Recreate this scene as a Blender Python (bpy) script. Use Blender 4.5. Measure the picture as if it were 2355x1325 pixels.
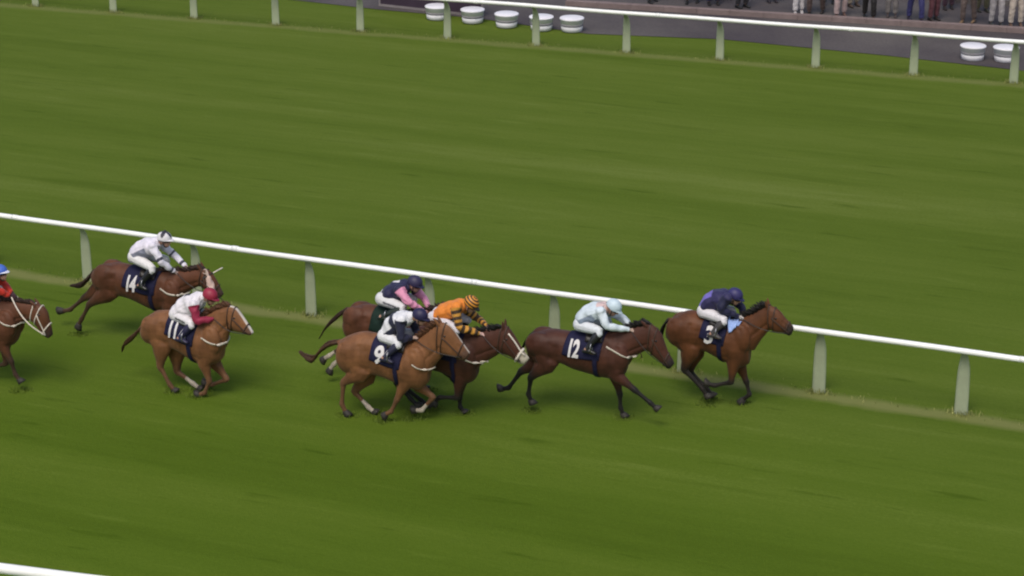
import bpy, bmesh, math, random
import numpy as np
from mathutils import Vector, Matrix
from mathutils.bvhtree import BVHTree

for o in list(bpy.data.objects):
    bpy.data.objects.remove(o, do_unlink=True)
S = bpy.context.scene
COL = S.collection
R = math.radians
rng = random.Random(7)
nrng = np.random.default_rng(7)

# ------------------------------------------------------------------ camera, sky, sun, exposure
cam_d = bpy.data.cameras.new('camera')
cam = bpy.data.objects.new('camera', cam_d)
COL.objects.link(cam)
cam.location = (0, 0, 13.6)
cam.rotation_euler = (R(90 - 20.0), 0, 0)
cam_d.sensor_width = 36
cam_d.lens = 77.951
cam_d.clip_start = 1
cam_d.clip_end = 4000
S.camera = cam

W = bpy.data.worlds.new('World')
S.world = W
W.use_nodes = True
nt = W.node_tree
bg = nt.nodes['Background']
sky = nt.nodes.new('ShaderNodeTexSky')
sky.sky_type = 'NISHITA'
sky.sun_disc = False
SUN_EL, SUN_AZ = R(58), R(200)
sky.sun_elevation = SUN_EL
sky.sun_rotation = SUN_AZ
sky.air_density = 1.0
sky.dust_density = 4.0
sky.ozone_density = 1.0
nt.links.new(sky.outputs['Color'], bg.inputs['Color'])
bg.inputs['Strength'].default_value = 0.125
sun_d = bpy.data.lights.new('sun', 'SUN')
sun_d.energy = 1.15
sun_d.angle = R(26)
sun_d.color = (1.0, 0.95, 0.86)
sun = bpy.data.objects.new('sun', sun_d)
COL.objects.link(sun)
sv = Vector((math.sin(SUN_AZ) * math.cos(SUN_EL), math.cos(SUN_AZ) * math.cos(SUN_EL), math.sin(SUN_EL)))
sun.rotation_euler = sv.to_track_quat('Z', 'Y').to_euler()
sun.location = (0, 0, 60)

S.view_settings.view_transform = 'Standard'
S.view_settings.look = 'None'
S.view_settings.exposure = 0.35
S.cycles.filter_width = 2.1
S.view_settings.gamma = 1.0
S.view_settings.use_curve_mapping = False

HORSE_DATA = {"leader":{"at":[3.157,32.087],
"yaw":-21,"trunk":[[-0.786,1.212,-0.773,0.999],[-0.693,1.331,-0.658,0.899],[-0.521,1.461,-0.472,0.851],[-0.347,1.496,-0.296,0.868],[-0.171,1.451,-0.129,0.867],[-0.012,1.44,0.024,0.806],[0.145,1.462,0.201,0.732],[0.302,1.475,0.361,0.681],[0.446,1.381,0.472,0.681],[0.566,1.12,0.564,0.76]],
"neck":[[0.239,1.474,0.626,0.966],[0.395,1.487,0.692,1.089],[0.548,1.573,0.75,1.195],[0.685,1.672,0.802,1.267],[0.776,1.733,0.846,1.338]],
"head":[[0.806,1.745,0.845,1.371],[0.899,1.741,0.892,1.345],[1.01,1.676,0.971,1.327],[1.091,1.582,1.04,1.333],[1.163,1.519,1.102,1.325],[1.212,1.473,1.153,1.292],[1.237,1.417,1.196,1.309]],
"jt":[[-0.269,1.56,-0.169,1.411],[-0.211,1.723,-0.109,1.509],[-0.072,1.843,0.014,1.598],[0.099,1.898,0.147,1.64],[0.201,1.874,0.216,1.69]],
"ear":[0.822,1.731,0.787,1.83],
"tail":[[-0.764,1.297],[-0.835,1.205],[-0.864,1.086],[-0.869,0.952]],
"bg":None,"num":[-0.024,1.214],
"jh":[0.287,1.813],
"jp":[0.394,1.73],
"arm":{"n":[[0.212,1.837],[0.122,1.665],[0.387,1.521]],
"f":[[0.167,1.722],[0.339,1.581],[0.442,1.464]]},"leg":[[-0.136,1.54],[0.198,1.498],[0.032,1.285],[0.178,1.225]],
"hind":[["n",[[-0.553,1.175],[-0.355,0.924],[-0.452,0.546],[-0.15,0.262],[-0.061,0.134]]],["f",[[-0.63,1.071],[-0.365,0.81],[-0.427,0.425],[-0.146,0.19],[-0.046,0.071]]]],
"front":[["n",[[0.41,1.142],[0.344,0.79],[0.308,0.447],[0.05,0.351],[-0.098,0.358]]],["f",[[0.378,1.05],[0.36,0.685],[0.491,0.385],[0.552,0.183],[0.402,0.032]]]]},"twelve":{"at":[1.095,31.605],
"yaw":-19,"trunk":[[-0.847,1.134,-0.846,0.955],[-0.783,1.253,-0.749,0.82],[-0.648,1.327,-0.613,0.829],[-0.489,1.362,-0.454,0.859],[-0.33,1.359,-0.294,0.83],[-0.172,1.361,-0.134,0.77],[0.017,1.377,0.056,0.738],[0.205,1.41,0.246,0.706],[0.377,1.443,0.42,0.688],[0.518,1.421,0.553,0.698],[0.645,1.292,0.662,0.761],[0.71,1.107,0.711,0.897]],
"neck":[[0.377,1.438,0.713,0.946],[0.548,1.476,0.781,1.068],[0.718,1.534,0.881,1.13],[0.872,1.601,0.988,1.2],[0.994,1.648,1.065,1.218]],
"head":[[1.04,1.654,1.019,1.228],[1.134,1.61,1.059,1.169],[1.228,1.51,1.129,1.114],[1.294,1.343,1.216,1.053],[1.351,1.206,1.271,1.003],[1.415,1.119,1.334,0.955],[1.44,1.05,1.38,0.962]],
"jt":[[-0.135,1.564,-0.023,1.441],[-0.081,1.691,0.063,1.516],[0.043,1.81,0.148,1.567],[0.199,1.88,0.234,1.61],[0.323,1.892,0.326,1.717]],
"ear":[1.01,1.634,0.939,1.681],
"tail":[[-0.799,1.246],[-0.895,1.169],[-0.959,1.055],[-0.991,0.936]],
"bg":[[0.424,1.266],[0.596,1.192],[0.768,1.11]],
"num":[-0.088,1.166],
"jh":[0.464,1.83],
"jp":[0.552,1.705],
"arm":{"n":[[0.314,1.816],[0.448,1.612],[0.759,1.534]],
"f":[[0.314,1.719],[0.536,1.592],[0.794,1.506]]},"leg":[[0.007,1.529],[0.325,1.517],[0.151,1.236],[0.279,1.176]],
"hind":[["n",[[-0.683,1.106],[-0.539,0.864],[-0.809,0.566],[-0.851,0.281],[-0.793,0.136]]],["f",[[-0.769,0.998],[-0.72,0.758],[-1.048,0.547],[-1.251,0.246],[-1.401,0.204]]]],
"front":[["n",[[0.575,1.038],[0.548,0.809],[0.864,0.584],[1.109,0.406],[1.224,0.313]]],["f",[[0.506,0.938],[0.479,0.69],[0.558,0.372],[0.573,0.16],[0.629,0.023]]]]},"nine":{"at":[-1.998,31.486],
"yaw":-20,"trunk":[[-0.722,1.076,-0.719,0.842],[-0.659,1.221,-0.623,0.718],[-0.468,1.334,-0.465,0.681],[-0.269,1.395,-0.247,0.721],[-0.074,1.387,-0.049,0.72],[0.121,1.355,0.127,0.686],[0.335,1.335,0.322,0.625],[0.548,1.335,0.536,0.577],[0.682,1.266,0.672,0.597],[0.814,1.034,0.781,0.719]],
"neck":[[0.451,1.327,0.822,0.88],[0.607,1.39,0.91,1.028],[0.744,1.524,0.989,1.135],[0.88,1.646,1.028,1.198]],
"head":[[0.957,1.704,0.942,1.253],[1.072,1.715,0.989,1.202],[1.185,1.639,1.085,1.186],[1.317,1.466,1.219,1.176],[1.402,1.354,1.305,1.149],[1.458,1.285,1.381,1.146]],
"jt":[[0.0,1.367,0.09,1.279],[0.043,1.517,0.258,1.382],[0.117,1.652,0.337,1.47],[0.265,1.767,0.446,1.58],[0.45,1.806,0.544,1.669]],
"ear":[0.976,1.697,0.929,1.748],
"tail":[[-0.69,1.178],[-0.891,1.103],[-1.035,0.976],[-1.139,0.834],[-1.279,0.854],[-1.387,0.928]],
"bg":[[0.597,1.06],[0.702,0.998],[0.817,0.96]],
"num":[0.075,1.136],
"jh":[0.651,1.75],
"jp":[0.794,1.664],
"arm":{"n":[[0.413,1.732],[0.419,1.446],[0.555,1.429]],
"f":[[0.425,1.631],[0.498,1.43],[0.63,1.368]]},"leg":[[0.135,1.403],[0.399,1.376],[0.186,1.147],[0.305,1.062]],
"hind":[["n",[[-0.477,1.041],[-0.287,0.795],[-0.594,0.554],[-0.634,0.193],[-0.549,0.017]]],["f",[[-0.596,0.928],[-0.305,0.654],[-0.514,0.325],[-0.281,0.081],[-0.164,-0.041]]]],
"front":[["n",[[0.592,1.029],[0.432,0.697],[0.297,0.399],[0.195,0.188],[0.07,0.107]]],["f",[[0.492,0.924],[0.526,0.598],[0.799,0.418],[0.613,0.18],[0.466,0.149]]]]},"pink":{"at":[-2.208,32.781],
"yaw":-20,"trunk":[[-0.473,1.123,-0.479,0.881],[-0.387,1.265,-0.39,0.772],[-0.17,1.368,-0.166,0.721],[0.033,1.384,0.038,0.728],[0.235,1.354,0.242,0.716],[0.436,1.34,0.443,0.662],[0.637,1.33,0.645,0.63],[0.797,1.317,0.806,0.611],[0.934,1.147,0.928,0.748]],
"neck":[[0.697,1.344,0.97,0.874],[0.878,1.397,1.112,0.992],[1.078,1.462,1.212,1.104],[1.217,1.509,1.282,1.153]],
"head":[[1.276,1.527,1.253,1.169],[1.375,1.481,1.292,1.115],[1.472,1.375,1.391,1.088],[1.55,1.267,1.47,1.049],[1.609,1.196,1.539,1.029]],
"jt":[[0.111,1.527,0.216,1.411],[0.191,1.646,0.358,1.459],[0.344,1.779,0.5,1.556],[0.506,1.848,0.602,1.628],[0.626,1.857,0.643,1.692]],
"ear":[1.276,1.517,1.217,1.539],
"tail":[[-0.438,1.258],[-0.617,1.105],[-0.798,0.92],[-0.929,0.7]],
"bg":None,"num":None,"jh":[0.735,1.822],
"jp":[0.863,1.73],
"arm":{"n":[[0.546,1.768],[0.703,1.609],[0.922,1.42]],
"f":[[0.692,1.65],[0.79,1.517],[0.953,1.415]]},"leg":[[0.251,1.54],[0.641,1.493],[0.302,1.34],[0.425,1.271]],
"hind":[["n",[[-0.241,1.14],[-0.106,0.837],[-0.408,0.59],[-0.642,0.324],[-0.734,0.198]]],["f",[[-0.358,1.031],[-0.263,0.761],[-0.59,0.549],[-0.817,0.37],[-0.946,0.283]]]],
"front":[["n",[[0.8,0.975],[0.797,0.735],[1.065,0.546],[1.304,0.439],[1.427,0.357]]],["f",[[0.7,0.873],[0.676,0.629],[0.748,0.309],[0.745,0.099],[0.856,0.001]]]]},"orange":{"at":[-0.927,31.622],
"yaw":-20,"trunk":[[-1.106,1.193,-1.111,0.996],[-1.021,1.334,-1.031,0.842],[-0.806,1.395,-0.817,0.773],[-0.56,1.395,-0.57,0.774],[-0.316,1.394,-0.325,0.726],[-0.105,1.39,-0.096,0.692],[0.089,1.399,0.098,0.621],[0.234,1.37,0.244,0.568],[0.377,1.131,0.366,0.626],[0.432,0.945,0.423,0.716]],
"neck":[[0.138,1.398,0.44,0.848],[0.315,1.416,0.553,0.953],[0.523,1.473,0.642,1.014],[0.699,1.52,0.762,1.103]],
"head":[[0.827,1.569,0.77,1.144],[0.922,1.581,0.826,1.128],[1.041,1.437,0.937,1.111],[1.136,1.282,1.025,1.066],[1.215,1.181,1.096,1.012],[1.271,1.116,1.184,1.0]],
"jt":[[-0.288,1.672,-0.274,1.521],[-0.181,1.774,-0.144,1.538],[-0.035,1.841,0.002,1.581],[0.094,1.897,0.14,1.663],[0.206,1.924,0.221,1.778]],
"ear":[0.866,1.566,0.858,1.653],
"tail":[[-1.106,1.193],[-1.259,1.041],[-1.33,0.834]],
"bg":[[0.293,1.049],[0.421,0.994],[0.549,0.948]],
"num":None,"jh":[0.318,1.862],
"jp":[0.397,1.744],
"arm":{"n":[[0.144,1.859],[0.225,1.561],[0.514,1.437]],
"f":[[0.171,1.719],[0.344,1.563],[0.573,1.514]]},"leg":[[-0.208,1.598],[0.176,1.523],[0.029,1.308],[0.145,1.247]],
"hind":[["n",[[-0.888,1.139],[-0.68,0.792],[-0.872,0.452],[-0.645,0.22],[-0.515,0.106]]],["f",[[-0.999,1.028],[-0.724,0.67],[-0.848,0.3],[-0.552,0.109],[-0.422,-0.005]]]],
"front":[["n",[[0.261,0.966],[0.178,0.679],[0.132,0.355],[-0.162,0.313],[-0.265,0.206]]],["f",[[0.168,0.863],[0.1,0.559],[0.075,0.232],[0.087,0.019],[0.15,-0.115]]]]},"eleven":{"at":[-5.168,32.565],
"yaw":-23,"trunk":[[-0.747,1.014,-0.74,0.818],[-0.659,1.169,-0.648,0.742],[-0.508,1.277,-0.513,0.736],[-0.332,1.324,-0.348,0.762],[-0.179,1.328,-0.196,0.723],[-0.008,1.309,-0.027,0.668],[0.181,1.293,0.141,0.588],[0.35,1.275,0.31,0.543],[0.498,1.217,0.462,0.54],[0.623,1.078,0.597,0.579],[0.706,0.862,0.677,0.662]],
"neck":[[0.314,1.295,0.711,0.792],[0.47,1.389,0.776,0.961],[0.645,1.502,0.831,1.11],[0.798,1.568,0.872,1.177]],
"head":[[0.854,1.585,0.836,1.207],[0.965,1.569,0.899,1.172],[1.063,1.467,0.983,1.159],[1.15,1.35,1.067,1.159],[1.22,1.256,1.14,1.142],[1.263,1.192,1.215,1.141]],
"jt":[[-0.187,1.354,-0.099,1.217],[-0.113,1.47,0.044,1.22],[0.047,1.607,0.198,1.261],[0.232,1.686,0.31,1.4],[0.375,1.721,0.394,1.552]],
"ear":[0.822,1.502,0.736,1.463],
"tail":[[-0.769,0.975],[-0.947,0.787],[-1.102,0.655],[-1.162,0.51]],
"bg":[[0.446,1.052],[0.622,0.991],[0.825,0.944]],
"num":[-0.038,1.106],
"jh":[0.513,1.671],
"jp":[0.621,1.594],
"arm":{"n":[[0.316,1.564],[0.389,1.331],[0.624,1.345]],
"f":[[0.343,1.592],[0.386,1.695],[0.308,1.895]]},"leg":[[-0.033,1.323],[0.301,1.274],[0.118,1.038],[0.273,0.995]],
"hind":[["n",[[-0.482,1.028],[-0.344,0.783],[-0.397,0.397],[-0.241,0.117],[-0.146,-0.007]]],["f",[[-0.65,0.911],[-0.24,0.651],[-0.234,0.261],[0.055,0.09],[0.19,0.011]]]],
"front":[["n",[[0.554,0.952],[0.422,0.614],[0.494,0.294],[0.397,0.082],[0.262,0.02]]],["f",[[0.427,0.846],[0.448,0.529],[0.673,0.269],[0.402,0.135],[0.254,0.131]]]]},"fourteen":{"at":[-6.196,34.726],
"yaw":-21,"trunk":[[-0.87,1.161,-0.889,1.022],[-0.783,1.233,-0.779,0.838],[-0.614,1.31,-0.619,0.783],[-0.415,1.352,-0.438,0.784],[-0.22,1.349,-0.243,0.771],[-0.027,1.329,-0.066,0.734],[0.134,1.319,0.093,0.679],[0.295,1.312,0.251,0.624],[0.456,1.322,0.412,0.615],[0.612,1.26,0.575,0.637],[0.739,0.976,0.708,0.716]],
"neck":[[0.44,1.32,0.748,0.857],[0.65,1.355,0.867,0.978],[0.874,1.383,1.0,1.07],[1.067,1.43,1.147,1.149]],
"head":[[1.212,1.471,1.148,1.165],[1.336,1.427,1.224,1.1],[1.439,1.299,1.316,1.052],[1.511,1.167,1.408,0.997],[1.569,1.063,1.494,0.971]],
"jt":[[-0.15,1.538,-0.062,1.407],[-0.067,1.698,0.087,1.471],[0.085,1.803,0.211,1.524],[0.249,1.868,0.337,1.614],[0.385,1.865,0.401,1.741]],
"ear":[1.195,1.454,1.151,1.515],
"tail":[[-0.862,1.162],[-0.998,1.0],[-1.14,0.875],[-1.359,0.824]],
"bg":[[0.498,1.08],[0.662,1.019],[0.867,0.994]],
"num":[-0.024,1.1],
"jh":[0.521,1.874],
"jp":[0.678,1.842],
"arm":{"n":[[0.381,1.785],[0.555,1.564],[0.731,1.355]],
"f":[[0.368,1.72],[0.538,1.545],[0.867,1.422]]},"leg":[[0.012,1.531],[0.395,1.432],[0.182,1.141],[0.329,1.088]],
"hind":[["n",[[-0.583,1.12],[-0.535,0.869],[-0.934,0.587],[-1.104,0.303],[-1.2,0.143]]],["f",[[-0.762,1.01],[-0.826,0.803],[-1.174,0.588],[-1.461,0.341],[-1.675,0.275]]]],
"front":[["n",[[0.644,0.945],[0.599,0.728],[0.784,0.458],[0.841,0.255],[0.917,0.128]]],["f",[[0.504,0.844],[0.508,0.632],[0.822,0.492],[0.972,0.299],[1.084,0.202]]]]},"left":{"at":[-8.584,33.0],
"yaw":-21,"trunk":[[-0.749,1.223,-0.771,1.018],[-0.644,1.338,-0.663,0.796],[-0.378,1.407,-0.445,0.742],[-0.099,1.427,-0.17,0.712],[0.177,1.438,0.104,0.683],[0.359,1.437,0.288,0.675],[0.54,1.428,0.471,0.676],[0.696,1.35,0.637,0.699],[0.794,1.23,0.741,0.739],[0.843,1.071,0.813,0.833]],
"neck":[[0.433,1.447,0.856,1.006],[0.654,1.476,0.882,1.093],[0.853,1.486,0.949,1.143],[1.033,1.486,1.043,1.181]],
"head":[[1.194,1.482,1.106,1.181],[1.319,1.469,1.174,1.133],[1.4,1.378,1.221,1.056],[1.433,1.234,1.271,1.005],[1.458,1.097,1.329,0.947],[1.467,0.999,1.39,0.927]],
"jt":[[-0.03,1.751,-0.011,1.571],[0.057,1.894,0.16,1.643],[0.191,1.961,0.311,1.696],[0.358,1.998,0.388,1.739],[0.466,1.996,0.471,1.848]],
"ear":[1.229,1.471,1.178,1.505],
"tail":[[-0.749,1.223],[-0.934,1.064],[-1.033,0.847]],
"bg":[[0.598,1.225],[0.754,1.146],[0.94,1.114]],
"num":None,"jh":[0.594,1.913],
"jp":[0.759,1.943],
"arm":{"n":[[0.553,1.916],[0.641,1.731],[0.792,1.581]],
"f":[[0.392,1.815],[0.488,1.628],[0.75,1.576]]},"leg":[[0.06,1.615],[0.517,1.567],[0.31,1.303],[0.454,1.227]],
"hind":[["n",[[-0.441,1.176],[-0.251,0.866],[-0.49,0.558],[-0.364,0.298],[-0.286,0.156]]],["f",[[-0.632,1.059],[-0.384,0.754],[-0.578,0.416],[-0.376,0.188],[-0.278,0.048]]]],
"front":[["n",[[0.694,1.06],[0.596,0.779],[0.74,0.485],[0.794,0.274],[0.884,0.156]]],["f",[[0.527,0.951],[0.464,0.656],[0.471,0.328],[0.194,0.207],[0.046,0.207]]]]}}

# ------------------------------------------------------------------ materials
def lin(r, g, b):
    f = lambda v: v / 12.92 if v <= .04045 else ((v + .055) / 1.055) ** 2.4
    return (f(r / 255), f(g / 255), f(b / 255))


def new_mat(name):
    m = bpy.data.materials.new(name)
    m.use_nodes = True
    return m, m.node_tree, m.node_tree.nodes['Principled BSDF']


def add_noise(nt_, scale, detail=4, rough=.55, coord='Object', stretch=(1, 1, 1), rot=0.):
    tc = nt_.nodes.new('ShaderNodeTexCoord')
    mp = nt_.nodes.new('ShaderNodeMapping')
    mp.vector_type = 'TEXTURE' if rot else 'POINT'
    if rot:
        mp.inputs['Rotation'].default_value = (0, 0, rot)
        mp.inputs['Scale'].default_value = [1 / s for s in stretch]
    else:
        mp.inputs['Scale'].default_value = stretch
    n = nt_.nodes.new('ShaderNodeTexNoise')
    n.inputs['Scale'].default_value = scale
    n.inputs['Detail'].default_value = detail
    n.inputs['Roughness'].default_value = rough
    nt_.links.new(tc.outputs[coord], mp.inputs['Vector'])
    nt_.links.new(mp.outputs['Vector'], n.inputs['Vector'])
    return n.outputs['Fac']


def ramp(nt_, fac, stops):
    r = nt_.nodes.new('ShaderNodeValToRGB')
    e = r.color_ramp.elements
    e[0].position, e[0].color = stops[0][0], (*stops[0][1], 1)
    e[1].position, e[1].color = stops[-1][0], (*stops[-1][1], 1)
    for p, c in stops[1:-1]:
        x = e.new(p)
        x.color = (*c, 1)
    nt_.links.new(fac, r.inputs['Fac'])
    return r.outputs['Color']


def mixc(nt_, a, b, fac, mode='MIX'):
    m = nt_.nodes.new('ShaderNodeMix')
    m.data_type = 'RGBA'
    m.blend_type = mode
    for sock, v in ((m.inputs['Factor'], fac), (m.inputs['A'], a), (m.inputs['B'], b)):
        if hasattr(v, 'links') or hasattr(v, 'is_linked'):
            nt_.links.new(v, sock)
        elif isinstance(v, (int, float)):
            sock.default_value = v
        else:
            sock.default_value = (*v, 1)
    return m.outputs['Result']


def bump(nt_, bsdf, height, strength, dist=.02):
    b = nt_.nodes.new('ShaderNodeBump')
    b.inputs['Strength'].default_value = strength
    b.inputs['Distance'].default_value = dist
    nt_.links.new(height, b.inputs['Height'])
    nt_.links.new(b.outputs['Normal'], bsdf.inputs['Normal'])


def attr_mat(name, rough, spec=.4, var=.25, nscale=9, bstr=.15, bscale=60, sheen=0., stretch=(1, 1, 1)):
    """colour from the mesh's 'tint' attribute, broken up by noise"""
    m, t, b = new_mat(name)
    a = t.nodes.new('ShaderNodeAttribute')
    a.attribute_name = 'tint'
    n = add_noise(t, nscale, 5, .6, stretch=stretch)
    v = ramp(t, n, [(.3, (1 - var,) * 3), (.7, (1 + var * .6,) * 3)])
    c = mixc(t, a.outputs['Color'], v, 1.0, 'MULTIPLY')
    t.links.new(c, b.inputs['Base Color'])
    b.inputs['Roughness'].default_value = rough
    b.inputs['Specular IOR Level'].default_value = spec
    b.inputs['Sheen Weight'].default_value = sheen
    bump(t, b, add_noise(t, bscale, 3), bstr, .01)
    return m


def flat_mat(name, col, rough=.5, spec=.4, var=.2, nscale=20, bstr=.1, stretch=(1, 1, 1), metal=0.):
    m, t, b = new_mat(name)
    n = add_noise(t, nscale, 5, .6, stretch=stretch)
    c = ramp(t, n, [(.3, tuple(x * (1 - var) for x in col)), (.7, tuple(min(1, x * (1 + var * .5)) for x in col))])
    t.links.new(c, b.inputs['Base Color'])
    b.inputs['Roughness'].default_value = rough
    b.inputs['Specular IOR Level'].default_value = spec
    b.inputs['Metallic'].default_value = metal
    bump(t, b, add_noise(t, nscale * 4, 2), bstr, .005)
    return m


M_COAT = attr_mat('horse_coat', .56, .24, .40, 5, .4, 18, .05, (1, 1, .55))
M_CLOTH = attr_mat('silks_fabric', .6, .3, .14, 14, .5, 22, .1)
M_SKIN = attr_mat('skin', .55, .35, .1, 20, .1, 80)
M_SHELL = attr_mat('cap_cover', .5, .4, .08, 20, .1, 60)
M_HAIR = attr_mat('horse_hair', .55, .3, .35, 30, .2, 90)
M_LEATHER = flat_mat('dark_leather', (.018, .014, .012), .45, .5, .3, 30)
M_BOOT = flat_mat('boot_leather', (.014, .014, .016), .35, .5, .2, 30)
M_STRAPW = flat_mat('white_webbing', (.62, .56, .47), .7, .3, .15, 40)
M_STRAPD = flat_mat('brown_strap', (.05, .028, .018), .5, .4, .2, 40)
M_NAVY = flat_mat('navy_cloth', (.012, .012, .038), .8, .2, .25, 12, .4)
M_GREENC = flat_mat('green_cloth', (.008, .022, .016), .8, .2, .25, 12, .4)
M_LBLUE = flat_mat('pale_blue_cloth', (.30, .42, .74), .8, .2, .12, 12, .4)
M_WHITE = flat_mat('white_print', (.60, .58, .57), .7, .3, .06, 30)
M_RAIL = flat_mat('white_plastic', (.83, .84, .80), .35, .4, .06, 1.5, .05)
M_EYE = flat_mat('eye', (.006, .004, .003), .12, .6, .1)
M_HOOF = flat_mat('hoof_horn', (.03, .026, .022), .6, .3, .3, 30)


# ------------------------------------------------------------------ objects and meshes
def tag(o, label=None, cat=None, group=None, kind=None):
    if label: o['label'] = label
    if cat: o['category'] = cat
    if group: o['group'] = group
    if kind: o['kind'] = kind
    return o


def empty(name, loc=(0, 0, 0), rz=0.):
    o = bpy.data.objects.new(name, None)
    COL.objects.link(o)
    o.location = loc
    o.rotation_euler = (0, 0, rz)
    o.empty_display_size = .2
    return o


def mesh_obj(name, verts, faces, mat, parent=None, smooth=True, tint=None):
    me = bpy.data.meshes.new(name)
    me.from_pydata([tuple(v) for v in verts], [], faces)
    me.update()
    return link_mesh(name, me, mat, parent, smooth, tint)


def link_mesh(name, me, mat, parent=None, smooth=True, tint=None):
    me.name = name
    if smooth:
        me.polygons.foreach_set('use_smooth', [True] * len(me.polygons))
    if tint is not None:
        set_tint(me, tint)
    o = bpy.data.objects.new(name, me)
    COL.objects.link(o)
    me.materials.clear()
    me.materials.append(mat)
    if parent is not None:
        o.parent = parent
    return o


def set_tint(me, tint):
    n = len(me.vertices)
    a = me.attributes.get('tint') or me.attributes.new('tint', 'FLOAT_COLOR', 'POINT')
    t = np.asarray(tint, dtype=np.float32)
    if t.ndim == 1:
        t = np.tile(t, (n, 1))
    full = np.ones((n, 4), np.float32)
    full[:, :3] = t
    a.data.foreach_set('color', full.ravel())


def vert_array(me):
    v = np.empty(len(me.vertices) * 3, np.float32)
    me.vertices.foreach_get('co', v)
    return v.reshape(-1, 3)


class Geo:
    """collects closed shapes as plain vertex and face lists"""

    def __init__(self):
        self.v, self.f = [], []

    def add(self, v, f):
        n = len(self.v)
        self.v += [tuple(x) for x in v]
        self.f += [tuple(i + n for i in q) for q in f]

    def rings(self, rings, cap=True):
        n = len(rings[0])
        v = [p for r in rings for p in r]
        f = []
        for i in range(len(rings) - 1):
            for j in range(n):
                a, b = i * n + j, i * n + (j + 1) % n
                f.append((a, b, b + n, a + n))
        if cap:
            f.append(tuple(range(n))[::-1])
            f.append(tuple(range((len(rings) - 1) * n, len(rings) * n)))
        self.add(v, f)

    def tube(self, pts, rad, n=10, flat=1., cap=True, up=Vector((0, 1, 0)), domes=False):
        """tapered tube through 3-D points; rad: number, list, or list of (along, across); 'across' lies along up"""
        P = [Vector(p) for p in pts]
        if not isinstance(rad, (list, tuple)):
            rad = [rad] * len(P)
        rs = []
        for i, p in enumerate(P):
            t = (P[min(i + 1, len(P) - 1)] - P[max(i - 1, 0)])
            t = t.normalized() if t.length > 1e-9 else Vector((1, 0, 0))
            u = up - t * up.dot(t)
            if u.length < 1e-3:
                u = Vector((1, 0, .2)) - t * Vector((1, 0, .2)).dot(t)
            u.normalize()
            w = t.cross(u)
            r = rad[i]
            ra, rb = r if isinstance(r, (list, tuple)) else (r, r * flat)
            rs.append([p + w * (ra * math.cos(2 * math.pi * j / n)) + u * (rb * math.sin(2 * math.pi * j / n)) for j in range(n)])
        if domes:
            for end in (0, -1):
                q = P[end]
                d = (P[end] - P[1 if end == 0 else -2]).normalized()
                r = rad[end]
                r = r[0] if isinstance(r, (list, tuple)) else r
                base = rs[end]
                add = [[q + (c - q) * k + d * r * h for c in base] for k, h in ((.8, .5), (.4, .85))]
                rs = add[::-1] + rs if end == 0 else rs + add
        self.rings(rs, cap)

    def ball(self, c, r, seg=14, rg=9, axis=None):
        c = Vector(c)
        r = Vector(r) if isinstance(r, (list, tuple)) else Vector((r, r, r))
        rot = axis if axis is not None else Matrix.Identity(3)
        rs = []
        for i in range(1, rg):
            a = math.pi * i / rg
            rs.append([c + rot @ Vector((r.x * math.sin(a) * math.cos(2 * math.pi * j / seg), r.y * math.sin(a) * math.sin(2 * math.pi * j / seg), -r.z * math.cos(a))) for j in range(seg)])
        self.rings(rs)

    def box(self, c, s, rot=None):
        c = Vector(c)
        rot = rot or Matrix.Identity(3)
        v = [c + rot @ Vector((x * s[0] / 2, y * s[1] / 2, z * s[2] / 2)) for x in (-1, 1) for y in (-1, 1) for z in (-1, 1)]
        self.add(v, [(0, 1, 3, 2), (4, 6, 7, 5), (0, 4, 5, 1), (2, 3, 7, 6), (0, 2, 6, 4), (1, 5, 7, 3)])

    def build(self, name, mat, parent=None, smooth=True, tint=None):
        return mesh_obj(name, self.v, self.f, mat, parent, smooth, tint)

    def melt(self, voxel, smooth=4, factor=.5, target=None):
        """one continuous skin round everything collected: voxel remesh, then smoothing"""
        me = bpy.data.meshes.new('tmp')
        me.from_pydata(self.v, [], self.f)
        me.update()
        o = bpy.data.objects.new('tmp', me)
        COL.objects.link(o)
        m = o.modifiers.new('r', 'REMESH')
        m.mode = 'VOXEL'
        m.voxel_size = voxel
        m.adaptivity = 0
        if smooth:
            s = o.modifiers.new('s', 'SMOOTH')
            s.factor = factor
            s.iterations = smooth
        dg = bpy.context.evaluated_depsgraph_get()
        dg.update()
        out = bpy.data.meshes.new_from_object(o.evaluated_get(dg))
        bpy.data.objects.remove(o, do_unlink=True)
        bpy.data.meshes.remove(me)
        return out


def catmull(pts, k=4):
    P = [np.array(p, float) for p in pts]
    out = []
    for i in range(len(P) - 1):
        p0, p1, p2, p3 = P[max(i - 1, 0)], P[i], P[i + 1], P[min(i + 2, len(P) - 1)]
        for j in range(k):
            t = j / k
            out.append(.5 * ((2 * p1) + (p2 - p0) * t + (2 * p0 - 5 * p1 + 4 * p2 - p3) * t * t + (3 * p1 - p0 - 3 * p2 + p3) * t ** 3))
    out.append(P[-1])
    return [tuple(x) for x in out]


def seg_dist(v, a, b):
    a, b = np.array(a, np.float32), np.array(b, np.float32)
    d = b - a
    t = np.clip(((v - a) @ d) / max(float(d @ d), 1e-9), 0, 1)
    return np.linalg.norm(v - (a + t[:, None] * d), axis=1), t


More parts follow.
